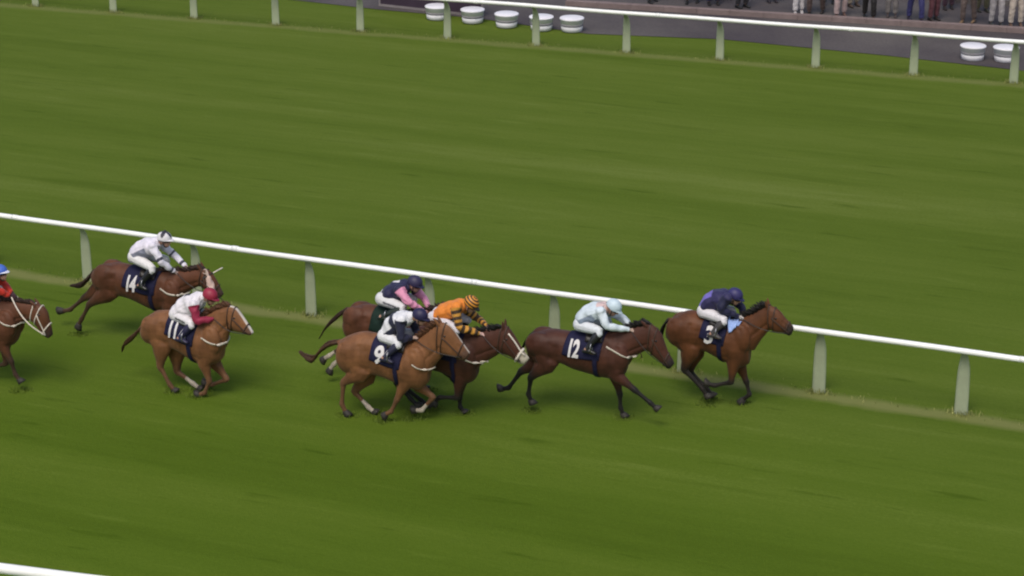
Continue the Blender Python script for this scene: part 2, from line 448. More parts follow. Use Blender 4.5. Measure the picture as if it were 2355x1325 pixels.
# ------------------------------------------------------------------ horses
def profile_rings(g, pairs, widths, n=20, k=3, squash=1.):
    """closed body of elliptical rings; each pair is (x0, z0, x1, z1), the two ends of the ring in side view"""
    rows = catmull([(*p, w) for p, w in zip(pairs, widths)], k)
    rs = []
    for x0, z0, x1, z1, w in rows:
        c = Vector(((x0 + x1) / 2, 0, (z0 + z1) / 2))
        h = Vector((x0 - x1, 0, z0 - z1)) / 2
        r = []
        for j in range(n):
            a = 2 * math.pi * j / n
            ca, sa = math.cos(a), math.sin(a)
            r.append(c + h * ca + Vector((0, w * math.copysign(abs(sa) ** squash, sa), 0)))
        rs.append(r)
    g.rings(rs)
    return rows


def interp(n, keys):
    xs = np.linspace(0, 1, n)
    kx, ky = zip(*keys)
    return np.interp(xs, kx, ky)


HOOF_SPOTS = []
HORSE_LOOK = {
    # coat, points (lower legs), mane, nose; linear colours
    'bay': dict(coat=(.100, .036, .013), leg=(.016, .012, .010), mane=(.010, .008, .007), nose=(.022, .016, .013)),
    'dark_bay': dict(coat=(.060, .021, .012), leg=(.012, .010, .009), mane=(.008, .007, .006), nose=(.020, .014, .012)),
    'chestnut': dict(coat=(.172, .074, .029), leg=(.125, .060, .028), mane=(.085, .036, .016), nose=(.085, .045, .028)),
    'liver': dict(coat=(.090, .033, .015), leg=(.050, .026, .014), mane=(.030, .015, .010), nose=(.040, .022, .016)),
}


def leg_shape(g, kind, side, P):
    yb = {'hind': (.10, .125, .115, .11, .11), 'front': (.11, .13, .12, .115, .115)}[kind]
    sg = -1 if side == 'n' else 1
    Q = [Vector((p[0], sg * y, p[1])) for p, y in zip(P, yb)]
    # nothing under the turf
    if Q[4].z < .015:
        Q[4].z = .015
        Q[3].z = max(Q[3].z, .10)
    L = lambda i, t: Q[i].lerp(Q[i + 1], t)
    if kind == 'hind':
        pts = [Q[0], L(0, .5), Q[1], L(1, .35), L(1, .72), Q[2], L(2, .22), L(2, .6), L(2, .88), Q[3], L(3, .45)]
        rad = [(.20, .10), (.20, .12), (.185, .112), (.140, .096), (.082, .060), (.064, .050), (.044, .037), (.035, .031), (.038, .035), (.046, .040), (.036, .033)]
    else:
        pts = [Q[0], L(0, .5), Q[1], L(1, .35), L(1, .75), Q[2], L(2, .25), L(2, .6), L(2, .88), Q[3], L(3, .45)]
        rad = [(.15, .07), (.155, .09), (.125, .086), (.088, .068), (.054, .047), (.054, .049), (.038, .034), (.033, .030), (.037, .034), (.044, .039), (.035, .032)]
    # coronet just above the hoof
    d = (Q[4] - Q[3])
    pts.append(Q[3] + d * .68)
    rad.append((.043, .041))
    g.tube(catmull(pts, 2), [tuple(r) for r in catmull(rad, 2)], n=12)
    return Q


def make_hoof(Q, parent):
    """a horn wedge at the end of the pastern"""
    g = Geo()
    d = (Q[4] - Q[3]).normalized()
    side = Vector((0, 1, 0))
    fwd = side.cross(d)
    if fwd.x < 0 and abs(d.z) > .5:
        fwd = -fwd
    L = (Q[4] - Q[3]).length
    rs = []
    for t, r, off in ((.60, .040, 0), (.68, .047, .004), (.9, .058, .014), (1.12, .066, .022), (1.14, .055, .022)):
        c = Q[3] + d * (L * t) + fwd * off
        rs.append([c + fwd * (r * 1.12 * math.cos(a)) + side * (r * .95 * math.sin(a)) for a in [2 * math.pi * j / 14 for j in range(14)]])
    g.rings(rs)
    return g.build('hoof', M_HOOF, parent)


def number_mesh(text, size):
    c = bpy.data.curves.new('n', 'FONT')
    c.body = text
    c.size = size
    c.offset = size * .035
    c.align_x, c.align_y = 'CENTER', 'CENTER'
    c.space_character = .88
    o = bpy.data.objects.new('n', c)
    COL.objects.link(o)
    dg = bpy.context.evaluated_depsgraph_get()
    dg.update()
    me = bpy.data.meshes.new_from_object(o.evaluated_get(dg))
    bpy.data.objects.remove(o, do_unlink=True)
    bm = bmesh.new()
    bm.from_mesh(me)
    bmesh.ops.triangulate(bm, faces=bm.faces)
    for _ in range(2):
        bmesh.ops.subdivide_edges(bm, edges=[e for e in bm.edges if e.calc_length() > .03], cuts=1)
    bmesh.ops.triangulate(bm, faces=bm.faces)
    bm.to_mesh(me)
    bm.free()
    return me


def make_horse(key, label, look, number=None, cloth=M_NAVY, strap=True, socks=(), blaze=None, tack=M_STRAPD, extra_flap=False, pale_nose=False, noseband_white=False, cheek_white=False):
    D = HORSE_DATA[key]
    C = HORSE_LOOK[look]
    root = empty('racehorse', (*D['at'], 0), R(D['yaw']))
    tag(root, label, 'horse', 'racehorses galloping in the race')
    g = Geo()
    tk = D['trunk']
    n = len(tk)
    tw = interp(n, [(0, .11), (.1, .205), (.22, .255), (.4, .25), (.58, .275), (.75, .26), (.88, .21), (.96, .16), (1, .09)])
    trunk_rows = profile_rings(g, tk, tw, 22, 3, .92)
    nk = D['neck']
    nw = interp(len(nk), [(0, .17), (.35, .125), (.7, .095), (1, .085)])
    profile_rings(g, nk, nw, 16, 3)
    hd = D['head']
    # bridge between the neck and the head
    profile_rings(g, [nk[-1], [(a + b) / 2 for a, b in zip(nk[-1], hd[0])], hd[0]], [.085, .085, .085], 16, 2)
    hw = interp(len(hd), [(0, .088), (.25, .098), (.5, .075), (.75, .056), (.9, .062), (1, .040)])
    head_rows = profile_rings(g, hd, hw, 16, 3, .95)
    # nostril swell and jowl
    legs = []
    for kind in ('hind', 'front'):
        for side, P in D[kind]:
            legs.append((kind, leg_shape(g, kind, side, P)))
    # shoulder and haunch muscle
    for sg in (-1, 1):
        s0 = legs[2][1][0]
        g.ball((s0.x + .02, sg * .13, s0.z + .05), (.17, .10, .25))
        h0 = legs[0][1][0]
        g.ball((h0.x + .02, sg * .13, h0.z + .02), (.24, .12, .22))
    # ears
    ex, ez, tx, tz = D['ear']
    for sg in (-1, 1):
        b, t = Vector((ex, sg * .05, ez - .02)), Vector((tx, sg * .06, tz))
        L = (t - b).normalized() * .15
        g.tube([b, b + L * .35, b + L * .7, b + L], [(.026, .020), (.030, .022), (.022, .018), (.006, .006)], 8)
    # dock of the tail
    tl = D['tail']
    tp = [Vector((tl[0][0] + .10, 0, tl[0][1] - .01)), Vector((tl[0][0], 0, tl[0][1])), Vector((tl[0][0], 0, tl[0][1])).lerp(Vector((tl[1][0], 0, tl[1][1])), .6)]
    g.tube(tp, [.05, .04, .025], 8)
    me = g.melt(.0135, 6, .5)
    V = vert_array(me)
    # ---- muscle relief: hollows (-) and swellings (+) along anatomical lines
    nr = np.empty(len(me.vertices) * 3, np.float32)
    me.vertices.foreach_get('normal', nr)
    nr = nr.reshape(-1, 3)
    disp = np.zeros(len(V), np.float32)
    HI, ST, HK = (legs[0][1][i] for i in range(3))
    SHo, ELb = legs[2][1][0], legs[2][1][1]

    def groove(a, b, rad, amp, legs_too=False):
        for sg in (-1, 1):
            A_, B_ = Vector((a[0], sg * a[1], a[2])), Vector((b[0], sg * b[1], b[2]))
            d_, _t = seg_dist(V, A_, B_)
            disp[:] += amp * np.exp(-(d_ / rad) ** 2)
    topz = lambda x: float(np.interp(x, [(r[0] + r[2]) / 2 for r in trunk_rows], [r[1] for r in trunk_rows]))
    botz = lambda x: float(np.interp(x, [(r[0] + r[2]) / 2 for r in trunk_rows], [r[3] for r in trunk_rows]))
    fx_ = ST.x + .14
    groove((fx_, .24, topz(fx_) - .22), (fx_ + .02, .22, botz(fx_) + .16), .075, -.030)           # flank
    groove((HI.x - .10, .19, topz(HI.x) - .12), (ST.x - .16, .17, ST.z - .04), .030, -.020)       # hamstring line
    groove((HI.x + .13, .23, topz(HI.x + .1) - .10), (HI.x - .02, .24, topz(HI.x) - .20), .08, .016)  # gluteal swell
    groove((HI.x + .20, .22, topz(HI.x + .2) - .16), (ST.x + .05, .20, ST.z + .08), .035, -.016)  # front of thigh
    bx_ = SHo.x - .20
    groove((bx_ + .04, .22, topz(bx_) - .10), (ELb.x - .10, .20, ELb.z + .12), .040, -.022)       # behind the shoulder
    groove((ELb.x - .03, .19, ELb.z + .20), (ELb.x - .01, .17, ELb.z + .08), .070, .018)          # triceps
    groove((SHo.x + .02, .20, SHo.z + .22), (SHo.x + .12, .16, SHo.z - .02), .028, -.014)         # blade edge
    for k_ in range(6):
        rx = bx_ - .08 - .075 * k_
        groove((rx + .02, .27, topz(rx) - .26), (rx - .05, .25, botz(rx) + .20), .018, -.0045)    # ribs
    n0_, n1_ = nk[0], nk[-1]
    groove((n0_[0] * .35 + n0_[2] * .65, .13, n0_[1] * .35 + n0_[3] * .65), (n1_[0] * .3 + n1_[2] * .7, .075, n1_[1] * .3 + n1_[3] * .7), .026, -.014)  # jugular
    h1_, h4_ = hd[1], hd[len(hd) // 2]
    groove((h1_[0] * .35 + h1_[2] * .65, .085, h1_[1] * .35 + h1_[3] * .65), (h1_[0] * .4 + h1_[2] * .6, .085, h1_[1] * .3 + h1_[3] * .7), .045, .010)  # cheek
    groove((h4_[0] * .75 + h4_[2] * .25, .06, h4_[1] * .75 + h4_[3] * .25), (hd[-2][0] * .7 + hd[-2][2] * .3, .05, hd[-2][1] * .7 + hd[-2][3] * .3), .022, -.008)
    V = V + nr * disp[:, None]
    me.vertices.foreach_set('co', V.astype(np.float32).ravel())
    me.update()
    # ---- coat colours follow the anatomy
    col = np.tile(np.array(C['coat'], np.float32), (len(V), 1))
    lo = np.array(C['leg'], np.float32)
    body_c = np.array([(trunk_rows[len(trunk_rows) // 2][0]), 0, 1.0])
    best = np.full(len(V), 9.)
    w = np.zeros(len(V), np.float32)
    sock = np.zeros(len(V), np.float32)
    li = 0
    for kind, Q in legs:
        for si, (a, b) in enumerate(((0, 1), (1, 2), (2, 3), (3, 4))):
            d, t = seg_dist(V, Q[a], Q[b])
            ww = {0: 0 * t, 1: np.clip((t - .45) / .5, 0, 1), 2: 0 * t + 1, 3: 0 * t + 1}[si]
            m = (d < best) & (d < .13)
            best = np.where(m, d, best)
            w = np.where(m, ww, w)
            sk = 0 * t
            if li in socks:
                sk = {2: (t > .55) * 1., 3: 0 * t + 1}.get(si, 0 * t)
            sock = np.where(m, sk, sock)
        li += 1
    col = col * (1 - w[:, None]) + lo * w[:, None]
    col = col * (1 - sock[:, None] * .95) + np.array((.38, .33, .26), np.float32) * sock[:, None] * .95
    # muzzle
    hc = np.array([((r[0] + r[2]) / 2, 0, (r[1] + r[3]) / 2) for r in head_rows], np.float32)
    nose = hc[-1]
    dn = np.linalg.norm(V - nose, axis=1)
    k = np.clip((.20 - dn) / .10, 0, 1)[:, None]
    nc = np.array((.40, .36, .28) if pale_nose else C['nose'], np.float32)
    col = col * (1 - k) + nc * k
    if blaze:
        fr = np.array([(r[0], 0, r[1]) for r in head_rows], np.float32)
        dm = np.full(len(V), 9.)
        a0, a1 = int(len(fr) * blaze[0]), int(len(fr) * blaze[1])
        wd = blaze[2]
        for i in range(a0, a1):
            d, t = seg_dist(V, fr[i], fr[min(i + 1, len(fr) - 1)])
            dm = np.minimum(dm, d)
        kk = np.clip((wd - dm) / .012, 0, 1)[:, None]
        col = col * (1 - kk) + np.array((.52, .47, .41), np.float32) * kk
    link_mesh('body', me, M_COAT, root, True, col)
    body = root.children[0] if root.children else None
    verts = [tuple(v) for v in V]
    polys = [tuple(p.vertices) for p in me.polygons]
    bvh = BVHTree.FromPolygons(verts, polys)

    def hit_side(x, z, sg, off=.012):
        h = bvh.ray_cast(Vector((x, sg * 1.2, z)), Vector((0, -sg, 0)))
        if h[0] is None:
            q = bvh.find_nearest(Vector((x, sg * .15, z)))
            return q[0] + Vector((0, sg * off, 0))
        return h[0] + h[1] * off

    axis_pts = [((r[0] + r[2]) / 2, (r[1] + r[3]) / 2 + .02) for r in trunk_rows]

    def hit_round(x, phi, off):
        xs = [p[0] for p in axis_pts]
        zc = float(np.interp(x, xs, [p[1] for p in axis_pts]))
        d = Vector((0, -math.sin(phi), math.cos(phi)))
        h = bvh.ray_cast(Vector((x, 0, zc)) + d * 1.1, -d)
        if h[0] is None:
            return Vector((x, 0, zc)) + d * (.28 + off)
        return h[0] + d * off

    def trunk_at(x, phi, off):
        cx = [(r[0] + r[2]) / 2 for r in trunk_rows]
        zt, zb, w_ = (float(np.interp(x, cx, [r[k_] for r in trunk_rows])) for k_ in (1, 3, 4))
        d = Vector((0, -math.sin(phi), math.cos(phi)))
        hgt = (zt - zb) / 2
        rr = 1 / math.sqrt((d.y / w_) ** 2 + (d.z / hgt) ** 2)
        p = Vector((x, 0, (zt + zb) / 2)) + d * (rr + off)
        q = bvh.find_nearest(p)
        if q[3] < .08:
            p = q[0] + q[1] * off
        return p

    for _, Q in legs:
        make_hoof(Q, root)
        if Q[4].z < .16:
            cy_, sy_ = math.cos(R(D['yaw'])), math.sin(R(D['yaw']))
            HOOF_SPOTS.append((D['at'][0] + Q[4].x * cy_ - Q[4].y * sy_, D['at'][1] + Q[4].x * sy_ + Q[4].y * cy_))
    # ---- eyes
    for sg in (-1, 1):
        r = head_rows[int(len(head_rows) * .30)]
        x, z = r[0] * .66 + r[2] * .34, r[1] * .66 + r[3] * .34
        p = hit_side(x, z, sg, -.006)
        e = Geo()
        e.ball(p, (.021, .014, .019))
        e.build('eye', M_EYE, root)
    # ---- mane: short pulled locks leaning back along the crest
    mg = Geo()
    crest = catmull([(p[0], p[1]) for p in nk] + [(hd[0][0], hd[0][1])], 8)
    for i, (x, z) in enumerate(crest):
        for q in range(4):
            f = rng.uniform(-.5, .5)
            b = Vector((x + f * .03, rng.uniform(-.025, .025), z - .02))
            ln = rng.uniform(.06, .12)
            tip = b + Vector((-ln * rng.uniform(.7, 1.1), rng.uniform(-.05, .05), ln * rng.uniform(.15, .7) + .015))
            mg.tube([b, b.lerp(tip, .5) + Vector((0, 0, .012)), tip], [.020, .014, .003], 5)
    mg.build('mane', M_HAIR, root, True, C['mane'])
    # ---- tail: a bundle of strands
    tg = Geo()
    path = catmull([(p[0], 0, p[1]) for p in tl], 5)
    m_ = len(path)
    for s in range(60):
        a, rr = rng.uniform(0, 6.28), rng.uniform(0, 1) ** .5
        ln = rng.uniform(.72, 1.0)
        pts, rad = [], []
        for i in range(0, int(m_ * ln) + 1):
            if i >= m_:
                break
            t = i / (m_ - 1)
            sp = (.028 + .055 * math.sin(min(1, t * 1.15) * math.pi)) * rr
            p = Vector(path[i])
            pts.append(p + Vector((sp * math.cos(a) * .55, sp * math.sin(a) * .8, sp * math.cos(a)))
                       + Vector((rng.uniform(-1, 1), rng.uniform(-1, 1), rng.uniform(-1, 1))) * .006)
            rad.append(.012 * (1 - .8 * t) + .002)
        if len(pts) > 2:
            tg.tube(pts, rad, 5)
    tc = np.array(C['mane'], np.float32)
    if look == 'chestnut':
        tc = np.array((.060, .028, .014), np.float32)
    tg.build('tail', M_HAIR, root, True, tc)
    # ---- saddle cloth wrapped over the back
    lx = D['leg'][0][0]
    kx = D['leg'][1][0]
    x0, x1 = (D['num'][0] - .16 if D['num'] else lx - .20), kx + .02
    ph = R(97)
    cv, cf = [], []
    nu, nv = 16, 34
    for i in range(nu + 1):
        u = i / nu
        for j in range(nv + 1):
            v = j / nv
            phi = (v * 2 - 1) * ph
            x = x0 + (x1 - x0) * u + .05 - .07 * abs(v * 2 - 1)
            cv.append(hit_round(x, phi, .014 + .003 * math.sin(u * 9 + phi * 5)))
    for i in range(nu):
        for j in range(nv):
            a = i * (nv + 1) + j
            cf.append((a, a + 1, a + nv + 2, a + nv + 1))
    # give it thickness with a second layer just under the first
    cl = mesh_obj('saddle_cloth', cv, cf, cloth, root)
    sm = cl.modifiers.new('thick', 'SOLIDIFY')
    sm.thickness = .008
    sm.offset = -1
    if number:
        for sg in (-1, 1):
            nm = number_mesh(number, .36)
            nvv = vert_array(nm)
            xc, zc = D['num']
            sq = .62 if len(number) > 1 else .85
            out = []
            for v_ in nvv:
                uu, hh = float(v_[0]), float(v_[1])
                p = hit_side(xc + (uu if sg < 0 else -uu) * sq + hh * .10, zc + hh * .92, sg, .026)
                out.append(p)
            ff = [tuple(p.vertices) for p in nm.polygons]
            ob = mesh_obj('number', out, ff, M_WHITE, cl, False)
            bpy.data.meshes.remove(nm)
    # ---- saddle and girth
    sg_ = Geo()
    rows = []
    mx = (lx + kx) / 2 + .02
    for i in range(9):
        u = i / 8
        x = mx - .10 + .27 * u
        lift = .012 + .035 * (abs(u - .5) * 2) ** 2
        rows.append([hit_round(x, R(a), lift * math.cos(R(a) * .9) + .018) for a in (-42, -30, -16, 0, 16, 30, 42)]
                    + [hit_round(x, R(a), .010) for a in (42, 20, 0, -20, -42)])
    sg_.rings(rows)
    sg_.build('saddle', M_LEATHER, root)
    gg = Geo()
    ring = []
    for xx, of in ((kx - .10, .010), (kx - .10, .018), (kx - .03, .018), (kx - .03, .010)):
        ring.append([trunk_at(xx, R(a), of) for a in range(70, 291, 10)])
    v_, f_ = [], []
    ln = len(ring[0])
    for r_ in ring:
        v_ += r_
    for i in range(3):
        for j in range(ln - 1):
            a = i * ln + j
            f_.append((a, a + 1, a + ln + 1, a + ln))
    mesh_obj('girth', v_, f_, M_NAVY if cloth is M_NAVY else M_LEATHER, root)
    # ---- breast strap
    if D['bg'] and strap:
        bgp = catmull([(p[0], p[1]) for p in D['bg']], 5)
        near = [hit_side(x, z, -1, .010) for x, z in bgp]
        far = [hit_side(x, z, 1, .010) for x, z in bgp]
        mid = []
        for k_ in (.25, .5, .75):
            c_ = near[-1].lerp(far[-1], k_) + Vector((.10 * (1 - (2 * k_ - 1) ** 2), 0, -.01))
            q = bvh.find_nearest(c_)
            mid.append(q[0] + q[1] * .010)
        sgm = Geo()
        sgm.tube(catmull(near + mid + far[::-1], 2), [(.019, .007)] * (2 * (len(near + mid + far) - 1) + 1), 8, up=Vector((.5, .5, 0)))
        sgm.build('breast_strap', M_STRAPW, root)
    # ---- bridle
    br = empty('bridle')
    br.parent = root

    def head_ring(t, name, mat, r=.010, grow=1.05):
        rr = head_rows[min(len(head_rows) - 1, int(len(head_rows) * t))]
        x0_, z0_, x1_, z1_, w_ = rr
        c = Vector(((x0_ + x1_) / 2, 0, (z0_ + z1_) / 2))
        h = Vector((x0_ - x1_, 0, z0_ - z1_)) / 2
        pts = [c + h * (math.cos(a) * grow) + Vector((0, w_ * math.sin(a) * (grow + .05), 0)) for a in [2 * math.pi * j / 24 for j in range(25)]]
        q_ = []
        for p in pts:
            nn = bvh.find_nearest(p)
            q_.append(nn[0] + nn[1] * .006)
        gg_ = Geo()
        gg_.tube(q_, r, 6)
        return gg_.build(name, mat, br)
    lt = M_STRAPW if tack is M_STRAPW else tack
    head_ring(.06, 'headpiece', lt)
    head_ring(.22, 'browband', lt)
    head_ring(.68, 'noseband', M_STRAPW if (tack is M_STRAPW or noseband_white) else tack, .022 if noseband_white else .012)
    bit = head_rows[int(len(head_rows) * .80)]
    bx, bz = bit[0] * .35 + bit[2] * .65, bit[1] * .35 + bit[3] * .65
    r0 = head_rows[int(len(head_rows) * .20)]
    cx_, cz_ = r0[0] * .6 + r0[2] * .4, r0[1] * .6 + r0[3] * .4
    for sg in (-1, 1):
        pts = [hit_side(cx_ + (bx - cx_) * t, cz_ + (bz - cz_) * t, sg, .007) for t in np.linspace(0, 1, 9)]
        gg_ = Geo()
        gg_.tube(pts, .010, 6)
        gg_.build('cheekpiece', lt, br)
    if cheek_white:
        fr = [(r[0], r[1]) for r in head_rows[int(len(head_rows) * .30):int(len(head_rows) * .85)]]
        gg_ = Geo()
        gg_.tube([hit_side(x * .88 + r[2] * .12, z * .88 + r[3] * .12, -1, .008) for (x, z), r in zip(fr, head_rows[int(len(head_rows) * .30):])], .014, 6)
        gg_.build('cheek_trim', M_STRAPW, br)
    # reins up to the jockey's hands
    for a, sg in (('n', -1), ('f', 1)):
        hx, hz = D['arm'][a][2]
        p0 = hit_side(bx, bz, sg, .012)
        p2 = Vector((hx, sg * .06, hz))
        pts = []
        for t in np.linspace(0, 1, 14):
            p = p0.lerp(p2, t) + Vector((0, sg * .10 * math.sin(math.pi * t), -.03 * math.sin(math.pi * t)))
            q = bvh.find_nearest(p)
            if (p - q[0]).dot(q[1]) < .012:
                p = q[0] + q[1] * .014
            pts.append(p)
        gg_ = Geo()
        gg_.tube(pts, .012 if tack is M_STRAPW else .007, 6)
        gg_.build('rein', M_STRAPW if tack is M_STRAPW else M_LEATHER, br)
    if extra_flap:
        # pale blue cloth blown forward over the shoulder
        fx, fz = kx + .05, D['leg'][1][1]
        vv, ff = [], []
        for i in range(9):
            for j in range(9):
                u, v = i / 8, j / 8
                x = kx - .02 + (.20 - .10 * v) * u + .07 * v + .03
                z = fz + .03 + .03 * u - .24 * v * (1 - .25 * u)
                p = hit_side(x, z, -1, .035 + .012 * math.sin(u * 7 + v * 4))
                vv.append(p)
        for i in range(8):
            for j in range(8):
                a = i * 9 + j
                ff.append((a, a + 1, a + 10, a + 9))
        fl = mesh_obj('weight_cloth', vv, ff, M_LBLUE, root)
        fl.modifiers.new('thick', 'SOLIDIFY').thickness = .008
    return root, bvh


# ------------------------------------------------------------------ people
def crumple(me, amp):
    """folds in cloth"""
    v = vert_array(me)
    n = np.empty(len(me.vertices) * 3, np.float32)
    me.vertices.foreach_get('normal', n)
    n = n.reshape(-1, 3)
    p = v @ np.array([[34., 13., 9.], [11., 31., -12.], [23., -19., 40.]], np.float32) + rng.uniform(0, 6)
    v = v + n * (amp * (.8 + np.sin(p[:, 0] + np.sin(p[:, 2])) + np.sin(p[:, 2] * .9 + 1.4 * np.sin(p[:, 1] * .6))))[:, None]
    me.vertices.foreach_set('co', v.astype(np.float32).ravel())
    me.update()
    return me


def add_hand(g, wrist, direction, palm_n, curl=.9, sc=1., side=1):
    """palm, four unequal bent fingers and a thumb leaving the side of the palm"""
    d = direction.normalized()
    nrm = (palm_n - d * palm_n.dot(d)).normalized()
    s = d.cross(nrm) * side
    L = .085 * sc
    g.tube([wrist - d * .02, wrist + d * L * .35, wrist + d * L * .8, wrist + d * L], [(.018, .024), (.016, .036), (.015, .040), (.012, .038)], 8, up=s)
    for k, (off, ln) in enumerate(((-.030, .062), (-.010, .072), (.010, .068), (.029, .052))):
        b = wrist + d * (L * .93) + s * off * sc
        pts = [b - d * .02]
        a = .15
        p = b
        for q in range(3):
            v = d * math.cos(a) + nrm * math.sin(a)
            p = p + v * (ln * sc * (.42, .33, .25)[q])
            pts.append(p)
            a += curl * (.9, .75, .5)[q]
        g.tube(pts, [.0095 * sc, .0092 * sc, .0088 * sc, .007 * sc], 6)
    b = wrist + d * L * .3 - s * .030 * sc
    g.tube([b, b + (d * .5 - s * .6 + nrm * .5) * .035 * sc, b + (d * .9 - s * .55 + nrm * 1.0) * .055 * sc], [.012 * sc, .0105 * sc, .008 * sc], 6)


def add_head(g, c, fwd, up, r=.098, sc=1.):
    """skull, jaw, nose, brow, mouth and ears"""
    f, u = fwd.normalized(), up.normalized()
    u = (u - f * u.dot(f)).normalized()
    s = f.cross(u)
    m = Matrix((f, s, u)).transposed()
    P = lambda a, b, d_: c + m @ Vector((a, b, d_)) * sc
    g.ball(P(-.008, 0, .018), (r * 1.0 * sc, r * .80 * sc, r * 1.02 * sc), 14, 10, m)
    g.ball(P(.028, 0, -.055), (.062 * sc, .056 * sc, .068 * sc), 12, 8, m)
    g.ball(P(.058, 0, -.100), (.026 * sc, .026 * sc, .020 * sc), 10, 6, m)
    g.tube([P(.085, 0, .010), P(.105, 0, -.020), P(.098, 0, -.042)], [.010 * sc, .015 * sc, .018 * sc], 8)
    g.ball(P(.082, 0, -.072), (.016 * sc, .026 * sc, .012 * sc), 8, 6, m)
    for k in (-1, 1):
        g.ball(P(-.005, k * .080, -.020), (.020 * sc, .012 * sc, .032 * sc), 8, 6, m)
        g.ball(P(.078, k * .032, .022), (.014 * sc, .022 * sc, .010 * sc), 8, 6, m)
    return m


def limb(g, pts, rad, n=10):
    g.tube(catmull(pts, 3), [tuple(r) if isinstance(r, tuple) else r for r in catmull([(x if isinstance(x, tuple) else (x, x)) for x in rad], 3)], n)


SK = (.42, .24, .17)


def make_jockey(key, label, S_, goggles=True, hb=None):
    """S_: dict(back, sleeve, breeches, boot, cap, glove, ...)"""
    D = HORSE_DATA[key]
    root = empty('person', (*D['at'], 0), R(D['yaw']))
    tag(root, label, 'person', 'jockeys riding in the race')
    jt = D['jt']
    V3 = lambda p, y: Vector((p[0], y, p[1]))
    hip0 = D['leg'][0]
    knee, ank, toe = D['leg'][1:4]
    HIP = {s: V3(hip0, s * .10) for s in (-1, 1)}
    KNEE = {s: V3(knee, s * .235) for s in (-1, 1)}
    ANK = {s: V3(ank, s * .315) for s in (-1, 1)}
    TOE = {s: V3((ank[0] + .14, ank[1] - .045), s * .335) for s in (-1, 1)}
    SH = {-1: V3(D['arm']['n'][0], -.165), 1: V3(D['arm']['f'][0], .165)}
    EL = {-1: V3(D['arm']['n'][1], -.225), 1: V3(D['arm']['f'][1], .225)}
    HA = {-1: V3(D['arm']['n'][2], -.065), 1: V3(D['arm']['f'][2], .065)}
    if key == 'eleven':
        HA[1].y = .30
        EL[1].y = .27
    hc = Vector((D['jh'][0], 0, D['jh'][1]))
    pk = Vector((D['jp'][0], 0, D['jp'][1]))
    look = (pk - hc).normalized()
    # face direction: a little above the peak's line turned towards straight ahead
    fwd = (look + Vector((.55, 0, 0))).normalized()
    up = Vector((-fwd.z, 0, fwd.x))

    def torso(g, grow):
        w = interp(len(jt), [(0, .125), (.25, .165), (.5, .16), (.75, .185), (1, .12)])
        rows = [(a[0] * .5 * (1 + grow) + a[2] * .5 * (1 - grow), a[1] * .5 * (1 + grow) + a[3] * .5 * (1 - grow),
                 a[2] * .5 * (1 + grow) + a[0] * .5 * (1 - grow), a[3] * .5 * (1 + grow) + a[1] * .5 * (1 - grow)) for a in jt]
        profile_rings(g, rows, [x + .02 * grow for x in w], 18, 3)

    # ---- body: one continuous surface
    b = Geo()
    torso(b, .66)
    neck0 = Vector(((jt[-1][0] + jt[-1][2]) / 2, 0, (jt[-1][1] + jt[-1][3]) / 2))
    b.tube([neck0 - Vector((.05, 0, 0)), neck0.lerp(hc, .5), hc], [.065, .058, .055], 10)
    hm = add_head(b, hc, fwd, up)
    for s in (-1, 1):
        limb(b, [SH[s], SH[s].lerp(EL[s], .5), EL[s], EL[s].lerp(HA[s], .5), HA[s]], [.040, .036, .032, .030, .025])
        b.ball(SH[s], .042)
        dv = (HA[s] - EL[s]).normalized()
        add_hand(b, HA[s], dv, Vector((0, -s * .6, -.8)), 1.0, .95, s)
        limb(b, [HIP[s], HIP[s].lerp(KNEE[s], .5), KNEE[s], KNEE[s].lerp(ANK[s], .4), ANK[s]], [.066, .060, .046, .044, .034])
        b.tube([ANK[s] - Vector((.04, 0, -.01)), ANK[s] + Vector((.03, 0, -.03)), TOE[s]], [.03, .036, .026], 8)
    me = b.melt(.0085, 3, .5)
    Vb = vert_array(me)
    col = np.tile(np.array(SK, np.float32), (len(Vb), 1))
    for s in (-1, 1):
        d, t = seg_dist(Vb, HA[s] - (HA[s] - EL[s]).normalized() * .03, HA[s] + (HA[s] - EL[s]).normalized() * .2)
        if S_.get('glove'):
            col = np.where((d < .07)[:, None], np.array(S_['glove'], np.float32), col)
    body = link_mesh('body', me, M_SKIN, root, True, col)
    # ---- eyes
    for s in (-1, 1):
        e = Geo()
        e.ball(hc + hm @ Vector((.080, s * .032, .006)), (.010, .013, .010))
        e.build('eye', M_EYE, root)
    # ---- silks: jacket over torso and arms
    g = Geo()
    torso(g, 1.0)
    g.tube([neck0 - Vector((.06, 0, 0)), neck0 + (hc - neck0) * .35], [.085, .070], 12)
    for s in (-1, 1):
        limb(g, [SH[s] - Vector((.02, 0, 0)), SH[s].lerp(EL[s], .5), EL[s], EL[s].lerp(HA[s], .45), EL[s].lerp(HA[s], .93)], [.070, .062, .056, .050, .034])
        g.ball(SH[s], .075)
    me = g.melt(.0095, 3, .5)
    Vs = vert_array(me)
    # crumple the cloth a little
    ph = Vs @ np.array([[41., 13., 27.], [17., 38., -22.], [23., -31., 44.]], np.float32)
    nr = np.empty(len(me.vertices) * 3, np.float32)
    me.vertices.foreach_get('normal', nr)
    nr = nr.reshape(-1, 3)
    _, tb_ = seg_dist(Vs, np.array([(jt[0][0] + jt[0][2]) / 2, 0, (jt[0][1] + jt[0][3]) / 2]), np.array(neck0))
    puff = np.clip(nr[:, 2], 0, 1) * .022 * np.sin(np.clip(tb_, 0, 1) * math.pi)
    Vn = Vs + nr * (puff + .0055 * (.8 + np.sin(ph[:, 0] * .8) + np.sin(ph[:, 1] * 1.1 + 1.5 * np.sin(ph[:, 2] * .5))))[:, None]
    me.vertices.foreach_set('co', Vn.ravel())
    col = np.tile(np.array(S_['back'], np.float32), (len(Vs), 1))
    dT = np.full(len(Vs), 9.)
